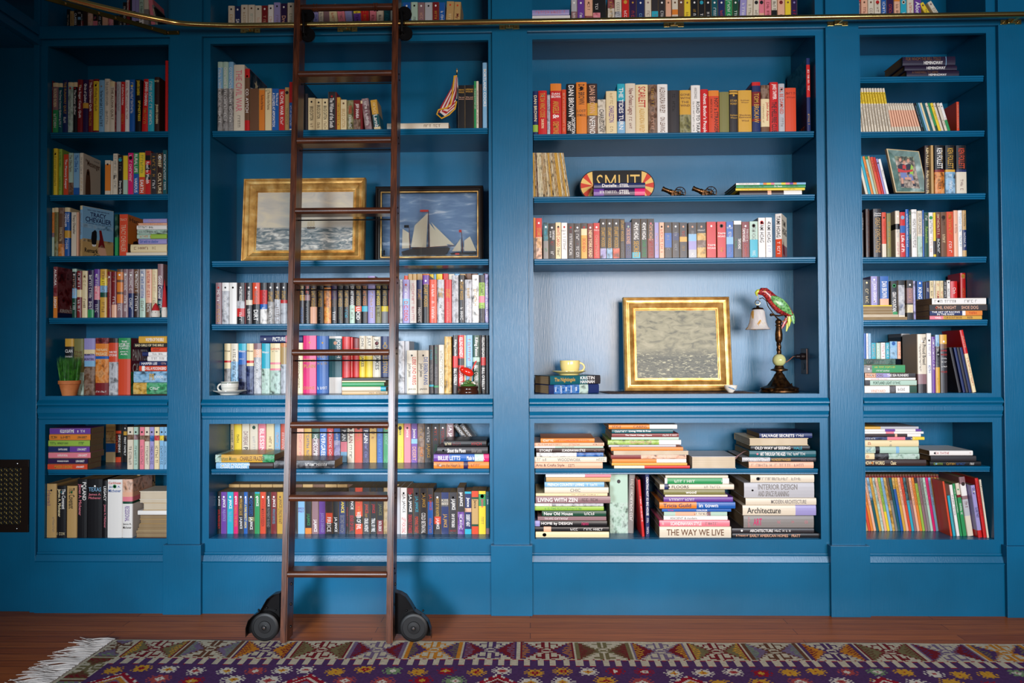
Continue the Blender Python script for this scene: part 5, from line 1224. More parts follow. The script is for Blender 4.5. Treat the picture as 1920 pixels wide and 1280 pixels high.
for sd in (-1, 1):
    m = MB(); ox_ = sd * (wd / 2 - r_ * .92 - .0)
    for k in range(7):
        t0, t1 = -PI * .44 + PI * .88 * k / 7, -PI * .44 + PI * .88 * (k + 1) / 7
        def rim(t):
            c_x = wd / 2 - r_; px_, pz_ = sd * (c_x + r_ * .94 * math.cos(t)), r_ + r_ * .94 * math.sin(t); return (px_, -.0006, pz_)
        m.add([(sd * (wd / 2 - r_ * .86), -.0006, r_), rim(t0), rim((t0 + t1) / 2), rim(t1)], [(0, 1, 2, 3)], FY if k % 2 == 0 else FRD)
    m.build('fan_panel', root, fix=False)
v, f, tw, th = text_mesh('SMUT', -.012); m = MB(); x0_, x1_ = W(1119, 341, Ys).x - cx, W(1200, 341, Ys).x - cx
m.add([(x0_ + p[0] / tw * (x1_ - x0_), -.0008, hs * .24 + p[1] / th * hs * .62) for p in v], f, FY); m.build('lettering', root, fix=False)
# ---- two cannons
def cannon(px0, px1, pyt, label, Yc):
    z = S3['s'][1]; A_, B_ = W(px0, 350, Yc), W(px1, 350, Yc); L_ = B_.x - A_.x; k = L_ / .115
    root = empty('model_cannon', ((A_.x + B_.x) / 2, Yc, z + .0003), label, 'model cannon', 'model cannons')
    M0 = Matrix.Scale(k, 4)
    m = MB(); Mb = M0 @ T(-.056, 0, .044) @ Matrix.Rotation(math.radians(90 + 22), 4, 'Y')
    m.lathe([(.0068, 0), (.0104, 0), (.0104, .004), (.0086, .008), (.009, .03), (.0108, .032), (.0106, .05), (.0124, .052), (.0126, .07), (.0095, .076), (.0035, .078), (.0048, .083), (0, .086)], BRONZE, Mb, n=20, caps=False)
    m.lathe([(.0068, 0), (.006, .012), (0, .012)], BLACKW, Mb, n=16, caps=False); m.build('barrel', root, smooth=True)
    m = MB()
    for s_ in (-1, 1):
        m.prism([(-.022, .012), (-.018, .034), (.0, .03), (.055, .0), (.058, .0), (.058, .006), (.02, .018), (-.01, .014)], s_ * .010 - .0015, s_ * .010 + .0015, BRONZE, M0)
    m.box((-.02, -.012, .014), (.0, .012, .018), BRONZE, M0); m.build('carriage', root)
    for s_ in (-1, 1):
        m = MB(); Mw = M0 @ T(.012, s_ * .022, .0235) @ Matrix.Rotation(PI / 2, 4, 'X'); n = 28
        m.tube([(.0215 * math.cos(2 * PI * i / n), .0215 * math.sin(2 * PI * i / n), 0) for i in range(n)], .0019, BRONZE, Mw, n=6, closed=True)
        for i in range(8): t = 2 * PI * i / 8; m.tube([(.003 * math.cos(t), .003 * math.sin(t), 0), (.021 * math.cos(t), .021 * math.sin(t), 0)], .001, BRONZE, Mw, n=6)
        m.lathe([(.0045, -.003), (.005, 0), (.0045, .003)], BRONZE, Mw, n=14); m.build('wheel', root, smooth=True)
    m = MB(); m.tube([(.012, -.024, .0235), (.012, .024, .0235)], .0015, BRONZE, M0, n=8); m.build('axle', root)
cannon(1241, 1294, 340, 'small bronze model cannon, the one beside the black sign', .10)
cannon(1298, 1352, 338, 'small bronze model cannon, the one nearer the picture-book pile', .10)
# ---- runner cloth, cup on books, bowl
z = S3['n'] + .0004
CL = newmat('woven_runner', srgb(120, 92, 78), .9); noise_col(CL, [(.4, srgb(76, 52, 46)), (.5, srgb(150, 118, 98)), (.6, srgb(96, 60, 50))], (1, 1, 1), 45, 3)
pa = F(1141, 738, z); x0_, x1_ = F(1141, 737.5, z).x, F(1420, 737.5, z).x
m = MB(); vs = []; fs = []; nx = 40
for j in range(5):
    for i in range(nx + 1): vs.append((x0_ + (x1_ - x0_) * i / nx - j * .008 * (1 - i / nx), .025 + j * .05, z + .0012 + .0009 * math.sin(i * 1.3 + j)))
for j in range(4):
    for i in range(nx): q = j * (nx + 1) + i; fs.append((q, q + 1, q + nx + 2, q + nx + 1))
m.add(vs, fs, CL); m.box((x0_, .024, z), (x1_, .2255, z + .0002), CL)
tag(m.build('table_runner', loc=((x0_ + x1_) / 2, .12, z)), 'thin patterned brown runner cloth under the seascape in the niche', 'cloth')
zc = SH[2]['n'] + .0; top_ = W(1065, 702, .05).z
# yellow cup stands on the two flat books: its height comes from the pile
zt = PAIR_TOP
cup_saucer(1035, 1099, .12, zt + .0005, YEL, ('pale yellow cup standing on two dark books', 'pale yellow saucer under the yellow cup'), 1, (.0455, .058, .004), False)
# small bowl in front of the frame corner
z = S3['n'] + .0035; q = W(1370, 727, .055)
root = empty('bowl', (q.x, .055, z), 'tiny white bowl with a blue leaf stroke at the frame corner', 'bowl'); m = MB()
m.lathe([(0, 0), (.011, 0), (.013, .003), (.026, .018), (.029, .032), (.0275, .032), (.024, .018), (.01, .005), (0, .004)], CHINA, n=36, caps=False); m.build('body', root, smooth=True)
m = MB(); BL = newmat('blue_stroke', srgb(60, 110, 150), .3)
for i in range(8):
    t0, t1 = -2.3 + i * .16, -2.3 + (i + 1) * .16; rr_ = .0295
    z0_ = .026 - i * .0016; w0 = .0035 * math.sin(PI * i / 8); w1 = .0035 * math.sin(PI * (i + 1) / 8); r0 = .0262 + (z0_ - .018) * .21 + .0006
    m.add([(r0 * math.cos(t0), r0 * math.sin(t0), z0_ - w0), (r0 * math.cos(t1), r0 * math.sin(t1), z0_ - .0016 - w1), (r0 * math.cos(t1), r0 * math.sin(t1), z0_ - .0016 + w1), (r0 * math.cos(t0), r0 * math.sin(t0), z0_ + w0)], [(0, 1, 2, 3)], BL)
m.build('leaf_stroke', root, fix=False)
# ---- parrot lamp
z = S3['n'] + .0005; Yl = .10
def LP(px, py): q = W(px, py, Yl); return (q.x - LX, q.z - z)
LX = W(1461, 700, Yl).x
root = empty('table_lamp', (LX, Yl, z), 'antique bronze parrot lamp with a hanging bell shaped glass shade', 'lamp')
u = lambda n_: n_ * (Yl + D) / FPX            # photo pixels to metres at the lamp
def zz(py): return LP(1461, py)[1]
m = MB(); flt = lambda r, z_, a: .035 * math.cos(a * 12) if .012 < z_ < zz(705) else 0
m.lathe([(0, 0), (u(33), 0), (u(35), .004), (u(34.5), .010), (u(32), .013), (u(34), .017), (u(33), .022), (u(22), .030), (u(14), zz(712)), (u(9.5), zz(704)), (u(9), zz(702)), (u(7), zz(700)), (u(5.5), zz(697)), (u(9), zz(695.5)), (u(15.5), zz(694)), (u(15.5), zz(692.5)), (u(9), zz(690)), (u(7.5), zz(685)), (0, zz(684.5))], BRONZE, n=48, caps=False, flute=flt)
m.build('base', root, smooth=True)
for k in range(4):
    a = PI / 4 + k * PI / 2; m = MB(); sph(m, (u(30) * math.cos(a), u(30) * math.sin(a), .008), (.012, .012, .012), BRONZE, n=12, m_=8); m.build('foot', root, smooth=True)
m = MB(); ONX = newmat('pale_green_onyx', srgb(190, 196, 128), .15); noise_col(ONX, [(.4, srgb(176, 184, 112)), (.6, srgb(206, 206, 144))], (1, 1, 1), 14, 3); sph(m, (0, 0, zz(675)), u(12), ONX, n=28, m_=18); m.build('onyx_ball', root, smooth=True)
m = MB(); tw = lambda r, z_, a: .13 * math.sin(3 * a + z_ * 260) if zz(664) < z_ < zz(642) else 0
pr = [(u(5), zz(665)), (u(4.2), zz(663))] + [(u(4), zz(663) + (zz(642) - zz(663)) * i / 12) for i in range(13)] + [(u(5.5), zz(640)), (u(6.5), zz(636)), (u(6.6), zz(626)), (u(5), zz(614)), (u(4.6), zz(612)), (u(6), zz(611)), (u(6), zz(609)), (u(4.4), zz(608)), (u(6), zz(605)), (u(6), zz(602)), (u(4), zz(599)), (u(1.6), zz(598)), (0, zz(597.5))]
m.lathe(pr, BRONZE, n=28, caps=False, flute=tw); m.build('stem', root, smooth=True)
m = MB()
def L3(px, py, y=0): a_, b_ = LP(px, py); return (a_, y, b_)
m.tube([L3(1461, 600), L3(1455, 594), L3(1450, 588), L3(1447, 590)], [.004, .003, .003, .004], BRONZE, n=8)
m.tube([L3(1446, 590), L3(1460, 592), L3(1470, 590), L3(1474, 592)], .0035, BRONZE, n=8); sph(m, L3(1446, 590), .007, BRONZE, n=10, m_=8); sph(m, L3(1473, 591), .007, BRONZE, n=10, m_=8)
m.tube([L3(1473, 591), L3(1476, 597), L3(1470, 602), L3(1463, 602)], .003, BRONZE, n=8)
m.tube([L3(1450, 588), L3(1440, 574), L3(1437, 564), L3(1430, 558), L3(1424, 560)], .002, BRONZE, n=8); m.build('perch_bracket', root, smooth=True)
# parrot: one continuous body grown along its back
def blob(path, mat, yz=.8, n=18):
    m = MB(); P = [Vector(p[0]) for p in path]; rs = [p[1] for p in path]; vs = []; fs = []
    for i, p in enumerate(P):
        t = (P[min(i + 1, len(P) - 1)] - P[max(i - 1, 0)]).normalized(); sd = Vector((0, 1, 0)); up = t.cross(sd)
        for k in range(n): a = 2 * PI * k / n; vs.append(p + sd * math.cos(a) * rs[i] * yz + up * math.sin(a) * rs[i])
    for i in range(len(P) - 1):
        for k in range(n): k2 = (k + 1) % n; fs.append((i * n + k, i * n + k2, (i + 1) * n + k2, (i + 1) * n + k))
    fs.append([k for k in range(n)][::-1]); fs.append([(len(P) - 1) * n + k for k in range(n)]); m.add(vs, fs, mat); return m
PR = newmat('parrot_red', srgb(168, 40, 46), .28); noise_col(PR, [(.42, srgb(90, 20, 36)), (.52, srgb(178, 44, 44)), (.66, srgb(206, 92, 70))], (1, 1, 1), 150, 3)
PGn = newmat('parrot_green', srgb(110, 172, 100), .28); noise_col(PGn, [(.42, srgb(70, 120, 60)), (.5, srgb(112, 174, 102)), (.68, srgb(140, 196, 120))], (1, 1, 1), 110, 3)
PYw = newmat('parrot_yellow', srgb(190, 200, 60), .3)
body = blob([(L3(1420.5, 551), u(1)), (L3(1423, 549), u(4.5)), (L3(1428, 546.5), u(7.2)), (L3(1434, 547), u(8.2)), (L3(1440, 552), u(8.6)), (L3(1447, 560), u(10)), (L3(1456, 568), u(12.5)), (L3(1465, 576), u(13)), (L3(1473, 582), u(10.5)), (L3(1480, 587), u(7)), (L3(1485, 591), u(4))], PR)
b_ = body.build('parrot', root, smooth=True)
for s_ in (-1, 1):
    m = blob([(L3(1443, 556, s_ * u(6.5)), u(2)), (L3(1450, 561, s_ * u(8)), u(7)), (L3(1460, 569, s_ * u(9.4)), u(9)), (L3(1470, 578, s_ * u(8.6)), u(7.6)), (L3(1479, 586, s_ * u(6)), u(4)), (L3(1484, 591, s_ * u(4)), u(1))], PGn, yz=.32); m.build('wing', b_, smooth=True)
m = blob([(L3(1425, 545.5), u(3.6)), (L3(1421, 546), u(3.8)), (L3(1418, 549), u(3)), (L3(1418.5, 553), u(1.4)), (L3(1420, 555), u(.5))], PYw, yz=.8); m.build('beak', b_, smooth=True)
for k, (a0, a1, mt) in enumerate((((1484, 588), (1488, 607), PGn), ((1481, 590), (1479, 612), PYw), ((1478, 592), (1466, 616), PR), ((1482, 590), (1475, 621), PYw))):
    m = blob([(L3(*a0, (k - 1.5) * .003), u(3.5)), (L3((a0[0] + a1[0]) / 2, (a0[1] + a1[1]) / 2, (k - 1.5) * .003), u(3.8)), (L3(*a1, (k - 1.5) * .003), u(1))], mt, yz=.35); m.build('tail_feather', b_, smooth=True)
m = MB()
for s_ in (-1, 1): sph(m, L3(1432, 545, s_ * u(6)), u(1.2), PYw, n=10, m_=8); sph(m, L3(1432, 545, s_ * u(6.9)), u(.6), BLACKW, n=8, m_=6)
m.build('eyes', b_)
m = MB(); cx_, cz_ = LP(1420.5, 567); n = 20
m.tube([(cx_ + u(4.6) * math.cos(2 * PI * i / n), 0, cz_ + u(4.6) * math.sin(2 * PI * i / n)) for i in range(n)], .0016, BRASS, n=8, closed=True)
m.tube([L3(1421, 553), L3(1421, 562)], .0012, BRASS, n=6); m.build('ring', root, smooth=True)
OP = newmat('opal_glass', srgb(222, 208, 200), .22); nodes(OP)[3].inputs['Subsurface Weight'].default_value = .15
noise_col(OP, [(.4, srgb(214, 200, 196)), (.58, srgb(226, 214, 206)), (.66, srgb(206, 150, 70))], (3, 3, .8), 18, 4, dist=1)
m = MB(); f2 = lambda r, z_, a: .03 * math.cos(a * 8) * max(0, 1 - (z_ - zz(617)) / u(30))
sx_ = LP(1421, 600)[0]
zb = zz(617); zt_ = zz(579); prf = [(u(23), zb), (u(22.2), zb + u(1)), (u(18.5), zb + u(5)), (u(15.5), zb + u(13)), (u(13.8), zb + u(24)), (u(12.6), zb + u(33)), (u(10), zt_ - u(1)), (u(4), zt_)]
m.lathe(prf + [(max(.001, r - .002), z_ - .001) for r, z_ in prf[::-1]], OP, T(sx_, 0, 0), n=48, caps=False, flute=f2); m.build('bell_shade', root, smooth=True)
m = MB(); m.lathe([(u(11), zt_ - u(.5)), (u(9), zt_ + u(2)), (u(3), zt_ + u(3)), (u(2), zt_ + u(6)), (0, zt_ + u(6.5))], BRONZE, T(sx_, 0, 0), n=28, caps=False); m.build('shade_cap', root, smooth=True)
m = MB(); q = F(1481, 727, z); m.lathe([(u(3), 0), (u(2.4), .008), (u(1), .012), (u(1.6), .016), (0, .02)], BRONZE, T(u(22), -.004, .0225), n=12); m.build('switch', root, smooth=True)
# outlet on the side wall with plug, and the cord to the lamp
ZO = W(1507, 677, .17).z
xw = S3['x1'] + .0003; root = empty('power_outlet', (xw, .165, ZO), 'dark bronze outlet plate with a round plug on the niche side wall', 'outlet')
BP = newmat('bronze_plate', srgb(66, 50, 48), .35, .3)
m = MB(); m.box((-.006, -.035, -.058), (0, .035, .058), BP, bev=.002); m.build('plate', root)
m = MB(); Mx = Matrix.Rotation(-PI / 2, 4, 'Y'); m.lathe([(.016, .0062), (.016, .020), (.010, .026), (.010, .040), (.005, .046), (.004, .052)], newmat('plug_black', srgb(28, 22, 26), .35), T(0, 0, .022) @ Mx, n=20); m.build('plug', root, smooth=True)
m = MB(); m.lathe([(.015, .0062), (.014, .0075)], newmat('socket_dark', srgb(20, 20, 22), .4), T(0, 0, -.024) @ Mx, n=20); m.build('socket', root)
m = MB(); p0 = Vector((xw - .053, .165, ZO + .022)); p1 = Vector((LX + .006, Yl + .035, z + zz(682)))
pts = [p0 + (p1 - p0) * (i / 10) + Vector((0, 0, -.010 * math.sin(PI * i / 10))) for i in range(11)]
pts += [Vector((LX + .004, Yl + .036, z + zz(700))), Vector((LX, Yl + .06, z + .03)), Vector((LX, Yl + .11, z + .004))]
m.tube(pts, .0017, newmat('copper_cord', srgb(150, 84, 54), .45), n=8); tag(m.build('lamp_lead', smooth=True, loc=tuple(p0)), 'thin copper coloured cord running from the outlet to the parrot lamp', 'cord')
# ---- green photo frame, tilted
Yp = .055; z = S4['s'][2] + .0003
A_ = W(1679.5, 361, Yp); B_ = W(1739, 361, Yp); root = empty('photo_frame', (A_.x, Yp, z), 'tilted grey-green photo frame with a picture of three young people', 'photo frame')
GF = newmat('greyed_green_frame', srgb(92, 122, 114), .5); noise_col(GF, [(.4, srgb(78, 106, 98)), (.55, srgb(100, 132, 124)), (.68, srgb(170, 190, 184))], (1, 1, 1), 22, 4)
TE = newmat('tan_frame_edge', srgb(204, 178, 132), .5)
def Q(px, py, y=0): q_ = W(px, py, Yp + y); return (q_.x - A_.x, y, q_.z - z)
C4 = [Q(1679.5, 360.6), Q(1739.3, 360.6), Q(1723, 283.5), Q(1662, 278.5)]; I4 = [Q(1690.5, 351), Q(1726, 353), Q(1713.5, 293.5), Q(1677.5, 292)]
def lerp4(t): return [tuple(C4[k][j] + (I4[k][j] - C4[k][j]) * t for j in range(3)) for k in range(4)]
m = MB(); R0, R1, R2, R3 = [(x_, .016, z_) for x_, _, z_ in C4], [(x_, 0, z_) for x_, _, z_ in C4], [(x_, -.001, z_) for x_, _, z_ in lerp4(.14)], [(x_, .004, z_) for x_, _, z_ in I4]
for k in range(4):
    k2 = (k + 1) % 4; m.add([R0[k], R0[k2], R1[k2], R1[k]], [(0, 1, 2, 3)], TE); m.add([R1[k], R1[k2], R2[k2], R2[k]], [(0, 1, 2, 3)], TE); m.add([R2[k], R2[k2], R3[k2], R3[k]], [(0, 1, 2, 3)], GF)
m.add(R0, [(0, 1, 2, 3)], BLACKW); m.build('frame', root)
PH = newmat('photo_ground', srgb(150, 130, 118), .4); noise_col(PH, [(.4, srgb(70, 62, 56)), (.52, srgb(150, 132, 118)), (.66, srgb(196, 180, 164))], (1, 1, 1), 60, 5)
m = MB(); m.add([(x_, .0042, z_) for x_, _, z_ in I4], [(0, 1, 2, 3)], PH)
FOL = newmat('photo_leaves', srgb(84, 96, 74), .4); noise_col(FOL, [(.4, srgb(44, 52, 44)), (.6, srgb(140, 148, 118))], (1, 1, 1), 120, 4)
m.add([(x_, .0040, z_) for x_, _, z_ in (Q(1679, 300), Q(1715, 301), Q(1713.5, 293.5), Q(1677.5, 292))], [(0, 1, 2, 3)], FOL)
SK = newmat('photo_skin', srgb(206, 150, 124), .4); NV = newmat('photo_navy', srgb(26, 28, 48), .4); RJ = newmat('photo_red', srgb(196, 44, 44), .4); GN = newmat('photo_lime', srgb(150, 190, 70), .4); BW = newmat('photo_blue', srgb(110, 124, 176), .4); HR = newmat('photo_hair', srgb(120, 84, 60), .4)
def pp(pts, mt, y): m.add([(Q(a_, b_)[0], y, Q(a_, b_)[2]) for a_, b_ in pts], [list(range(len(pts)))], mt)
def pe(cx_, cy_, rx_, ry_, mt, y): pp([(cx_ + rx_ * math.cos(t * PI / 6), cy_ + ry_ * math.sin(t * PI / 6)) for t in range(12)], mt, y)
pp([(1684, 310), (1690, 306), (1697, 308), (1698, 322), (1686, 322)], NV, .0036); pp([(1698, 309), (1706, 306), (1711, 310), (1713, 326), (1703, 327)], NV, .0036); pp([(1709, 308), (1713, 312), (1713, 328), (1706, 328)], GN, .0034)
pp([(1684, 315), (1698, 319), (1713, 317), (1712, 321), (1698, 323), (1685, 322)], RJ, .0033); pp([(1693, 309), (1699, 309), (1700, 316), (1693, 316)], RJ, .0034)
pp([(1689, 323), (1700, 323), (1702, 333), (1697, 336), (1690, 333)], BW, .0033); pp([(1704, 326), (1711, 326), (1714, 338), (1708, 338)], BW, .0033)
pp([(1690, 333), (1694, 333), (1695, 344), (1691, 344)], SK, .0031); pp([(1697, 332), (1709, 332), (1710, 337), (1698, 336)], SK, .0031); pp([(1710, 338), (1714, 338), (1716, 346), (1713, 346)], SK, .0031)
pp([(1691, 344), (1696, 344), (1696, 350), (1690, 350)], NV, .003); pp([(1712, 344), (1717, 344), (1719, 349), (1713, 348)], NV, .003)
for a_, b_ in ((1688.5, 299), (1696, 304), (1703.5, 300.5)): pe(a_, b_ - 1.4, 3, 3.4, HR, .0034); pe(a_, b_ + .4, 2.7, 3.4, SK, .0032)
m.build('photograph', root, fix=False)
# ---------------------------------------------------------------- brass rail
YR = -.105; zr = W(1300, 36, YR).z; RR = .0118
pts = [Vector((W(2300, 30, YR).x, YR, zr)), Vector((W(1300, 36, YR).x, YR, zr)), Vector((W(700, 43, YR).x, YR, zr)), Vector((W(450, 49, YR).x, YR, zr))]
c0 = pts[-1]; raw = [F(a, b, zr) for a, b in ((350, 45), (300, 37), (250, 27), (200, 15.5), (150, 3), (110, -9), (60, -26))]
ctrl = [c0 + Vector((.12, 0, 0)), c0] + [Vector((p.x, min(p.y, YR), zr)) for p in raw]
def crom(P, n=6):
    out = []
    for i in range(1, len(P) - 2):
        for k in range(n):
            t = k / n; out.append(.5 * ((2 * P[i]) + (P[i + 1] - P[i - 1]) * t + (2 * P[i - 1] - 5 * P[i] + 4 * P[i + 1] - P[i + 2]) * t * t + (3 * P[i] - P[i - 1] - 3 * P[i + 1] + P[i + 2]) * t ** 3))
    return out + [P[-2]]
curve = crom(ctrl)
root = empty('ladder_rail', (c0.x + .8, YR, zr), 'polished brass ladder rail across the wall, curving toward the room at the vent side', 'rail')
off = Vector(root.location)
m = MB(); m.tube([p - off for p in pts[:3]] + [p - off for p in curve], RR, BRASS, n=16); m.build('tube', root, smooth=True)
def bracket(px, py):
    q = W(px, py, PY - .005); x = q.x - off.x; y = PY - YR; z = q.z - zr
    m = MB()
    for s_ in (-1, 1):
        m.box((x + s_ * .031 - .013, y - .004, z - .010), (x + s_ * .031 + .013, y - .0002, z + .010), BRASS, bev=.001)
        m.lathe([(.004, .004), (.003, .007), (.001, .008)], BRASS, T(x + s_ * .031, y, z, rx=PI / 2), n=10)
    m.box((x - .017, y - .014, z - .009), (x + .017, y - .0003, z + .012), BRASS, bev=.002)
    m.tube([(x, y - .010, z), (x, y * .6, z * .8), (x, y * .3, z * .5), (x, 0, 0)], [.006, .006, .006, .006], BRASS, n=10)
    m.build('wall_bracket', root)
for px, py in ((469, 57), (651, 54.5), (955, 50), (1263.5, 46), (1571, 44), (1896, 41)): bracket(px, py)
# flat support strip beside the curve
za = zr - .055; e0 = W(322, 61, PY - .003); a0 = W(312, 61, PY - .006); a1 = F(70, -8, a0.z + .01)
m = MB(); m.box((W(307, 61, PY).x - off.x, PY - YR - .004, e0.z - zr - .009), (W(337, 61, PY).x - off.x, PY - YR - .0002, e0.z - zr + .008), BRASSD, bev=.001)
d_ = (a1 - a0); n_ = Vector((0, 0, 1)).cross(d_).normalized() * .0025
vs = []
for p in (a0, a1):
    for s_ in (-1, 1):
        for h_ in (-.009, .009): vs.append(p - off + n_ * s_ + Vector((0, 0, h_)))
m.add(vs, [(0, 1, 5, 4), (2, 6, 7, 3), (0, 4, 6, 2), (1, 3, 7, 5), (0, 2, 3, 1), (4, 5, 7, 6)], BRASSD); m.build('support_strip', root)
m = MB()
for p in (W(315, 61, PY - .004), W(333, 60, PY - .004)): sph(m, p - off, .0045, BRASS, n=10, m_=8)
for t in (.12, .42, .55, .8): sph(m, a0 + d_ * t - off - n_ * 1.4 * (1 if n_.y < 0 else -1) * -1, .005, BRASS, n=10, m_=8)
m.build('screws', root)
# ---------------------------------------------------------------- rolling ladder
RUGZ = .006
fb = F(530.5, 1206, RUGZ); Yb = fb.y; k_ = 199 / 184; Yt = (D + Yb) * k_ - D; Yt = min(Yt, YR - .02)
tl = W(557, 0, Yt); bl = Vector((fb.x, Yb, RUGZ)); tr = W(741, 0, Yt); brp = F(729.5, 1207, RUGZ); brp = Vector((brp.x, Yb, RUGZ))
slope = (Yt - Yb) / (tl.z - RUGZ)
def yfr(z): return Yb + slope * (z - RUGZ)
def xl(z): return bl.x + (tl.x - bl.x) * (z - RUGZ) / (tl.z - RUGZ)
def xr_(z): return brp.x + (tr.x - brp.x) * (z - RUGZ) / (tr.z - RUGZ)
root = empty('library_ladder', ((bl.x + brp.x) / 2, Yb, RUGZ), 'dark walnut rolling library ladder leaning on the brass rail', 'ladder'); off = Vector(root.location)
SW, SD = .0255, .086; ztop = tl.z + .35
def stile(xf):
    m = MB(); bm = bmesh.new(); vs = []
    for z in (RUGZ, ztop):
        for dx, dy in ((-SW / 2, 0), (SW / 2, 0), (SW / 2, SD), (-SW / 2, SD)): vs.append(bm.verts.new(Vector((xf(z) + dx, yfr(z) + dy, z)) - off))
    for f in ((0, 3, 2, 1), (4, 5, 6, 7), (0, 1, 5, 4), (1, 2, 6, 5), (2, 3, 7, 6), (3, 0, 4, 7)): bm.faces.new([vs[i] for i in f])
    bmesh.ops.bevel(bm, geom=list(bm.edges), offset=.004, segments=3, affect='EDGES'); m.bm(bm, LADW); m.build('stile', root, smooth=True)
stile(xl); stile(xr_)
def zof(px, py):                           # height on the ladder's front plane seen at a pixel
    d = ray(px, py); t = (Yb + slope * (CAM.z - RUGZ) - CAM.y) / (d.y - slope * d.z); return (CAM + d * t).z
for i, py in enumerate((137, 262.5, 394.5, 526.5, 660.5, 797, 934, 1077)):
    zc = zof(640, py); x0_ = xl(zc) + SW / 2 - .0005; x1_ = xr_(zc) - SW / 2 + .0005; th = .0255; y0 = yfr(zc) - .004; dp = .078
    m = MB(); P = [(dp, th / 2), (th * .3, th / 2)] + [(th * .45 - th * .5 * math.cos(math.radians(a)), th / 2 * math.sin(math.radians(a))) for a in range(70, -71, -20)] + [(th * .3, -th / 2), (dp, -th / 2)]
    m.extr([(y0 + a - off.y, zc + b_ - off.z) for a, b_ in P], x0_ - off.x, x1_ - off.x, TREADW); m.build('tread', root, smooth=True)
    if i < 6:
        m = MB(); m.tube([(x0_ - off.x, y0 + .038 - off.y, zc - .033 - off.z), (x1_ - off.x, y0 + .038 - off.y, zc - .033 - off.z)], .0028, IRON, n=8); m.build('tie_rod', root, smooth=True)
    m = MB()
    for j in range(2):
        zz_ = zc + .004 - j * .022 + (.012 if i else 0); m.lathe([(.0045, 0), (.0035, .002), (.001, .003)], IRON, T(xr_(zz_) + SW / 2 - off.x, yfr(zz_) + .03 + j * .012 - off.y, zz_ - off.z, ry=PI / 2), n=10)
    m.build('screw', root)
zc = zof(640, 8); m = MB(); x0_, x1_ = xl(zc) + SW / 2 - .001 - off.x, xr_(zc) - SW / 2 + .001 - off.x; Mr = T(x0_, yfr(zc) + .03 - off.y, zc - off.z, ry=PI / 2); L_ = x1_ - x0_; r = .0145
m.lathe([(r * .95, 0), (r, L_ * .04), (r, L_ * .125), (r * 1.18, L_ * .13), (r * 1.18, L_ * .14), (r, L_ * .145), (r * .98, L_ * .155), (r * 1.18, L_ * .16), (r * 1.18, L_ * .17), (r, L_ * .175), (r, L_ * .78), (r * 1.18, L_ * .785), (r * 1.18, L_ * .795), (r, L_ * .8), (r * 1.18, L_ * .815), (r * 1.18, L_ * .825), (r, L_ * .83), (r, L_)], TREADW, Mr, n=20); m.build('handle_rung', root, smooth=True)
# roller hooks at the rail
for xf, s_ in ((xl, 1), (xr_, 1)):
    x = xf(zr) + SW / 2 + .022; o = Vector((x, YR, zr)) - off
    m = MB(); m.lathe([(.030, -.008), (.031, -.004), (.026, 0), (.031, .004), (.030, .008)], IRON, T(o.x, o.y, o.z + .0405, rx=PI / 2), n=28)
    m.build('top_roller', root, smooth=True)
    m = MB(); m.lathe([(.030, -.006), (.031, -.002), (.031, .002), (.030, .006)], IRON, T(o.x + .004, o.y, o.z - .0445, rx=PI / 2), n=28); m.build('lower_roller', root, smooth=True)
    m = MB(); yb_ = yfr(zr) - off.y + .02
    m.tube([(o.x - .022, yb_ + .02, o.z + .045), (o.x - .010, o.y - .028, o.z + .040), (o.x - .006, o.y - .030, o.z), (o.x - .008, o.y - .028, o.z - .044), (o.x - .022, yb_ + .03, o.z - .05)], .006, IRON, n=8)
    m.lathe([(.006, 0), (.004, .002)], IRON, T(o.x, o.y - .009, o.z + .04, rx=PI / 2), n=10); m.tube([(o.x, o.y - .03, o.z + .0405), (o.x, o.y, o.z + .0405)], .004, IRON, n=8); m.tube([(o.x, o.y - .03, o.z - .0445), (o.x, o.y, o.z - .0445)], .004, IRON, n=8); m.build('hook_bracket', root, smooth=True)
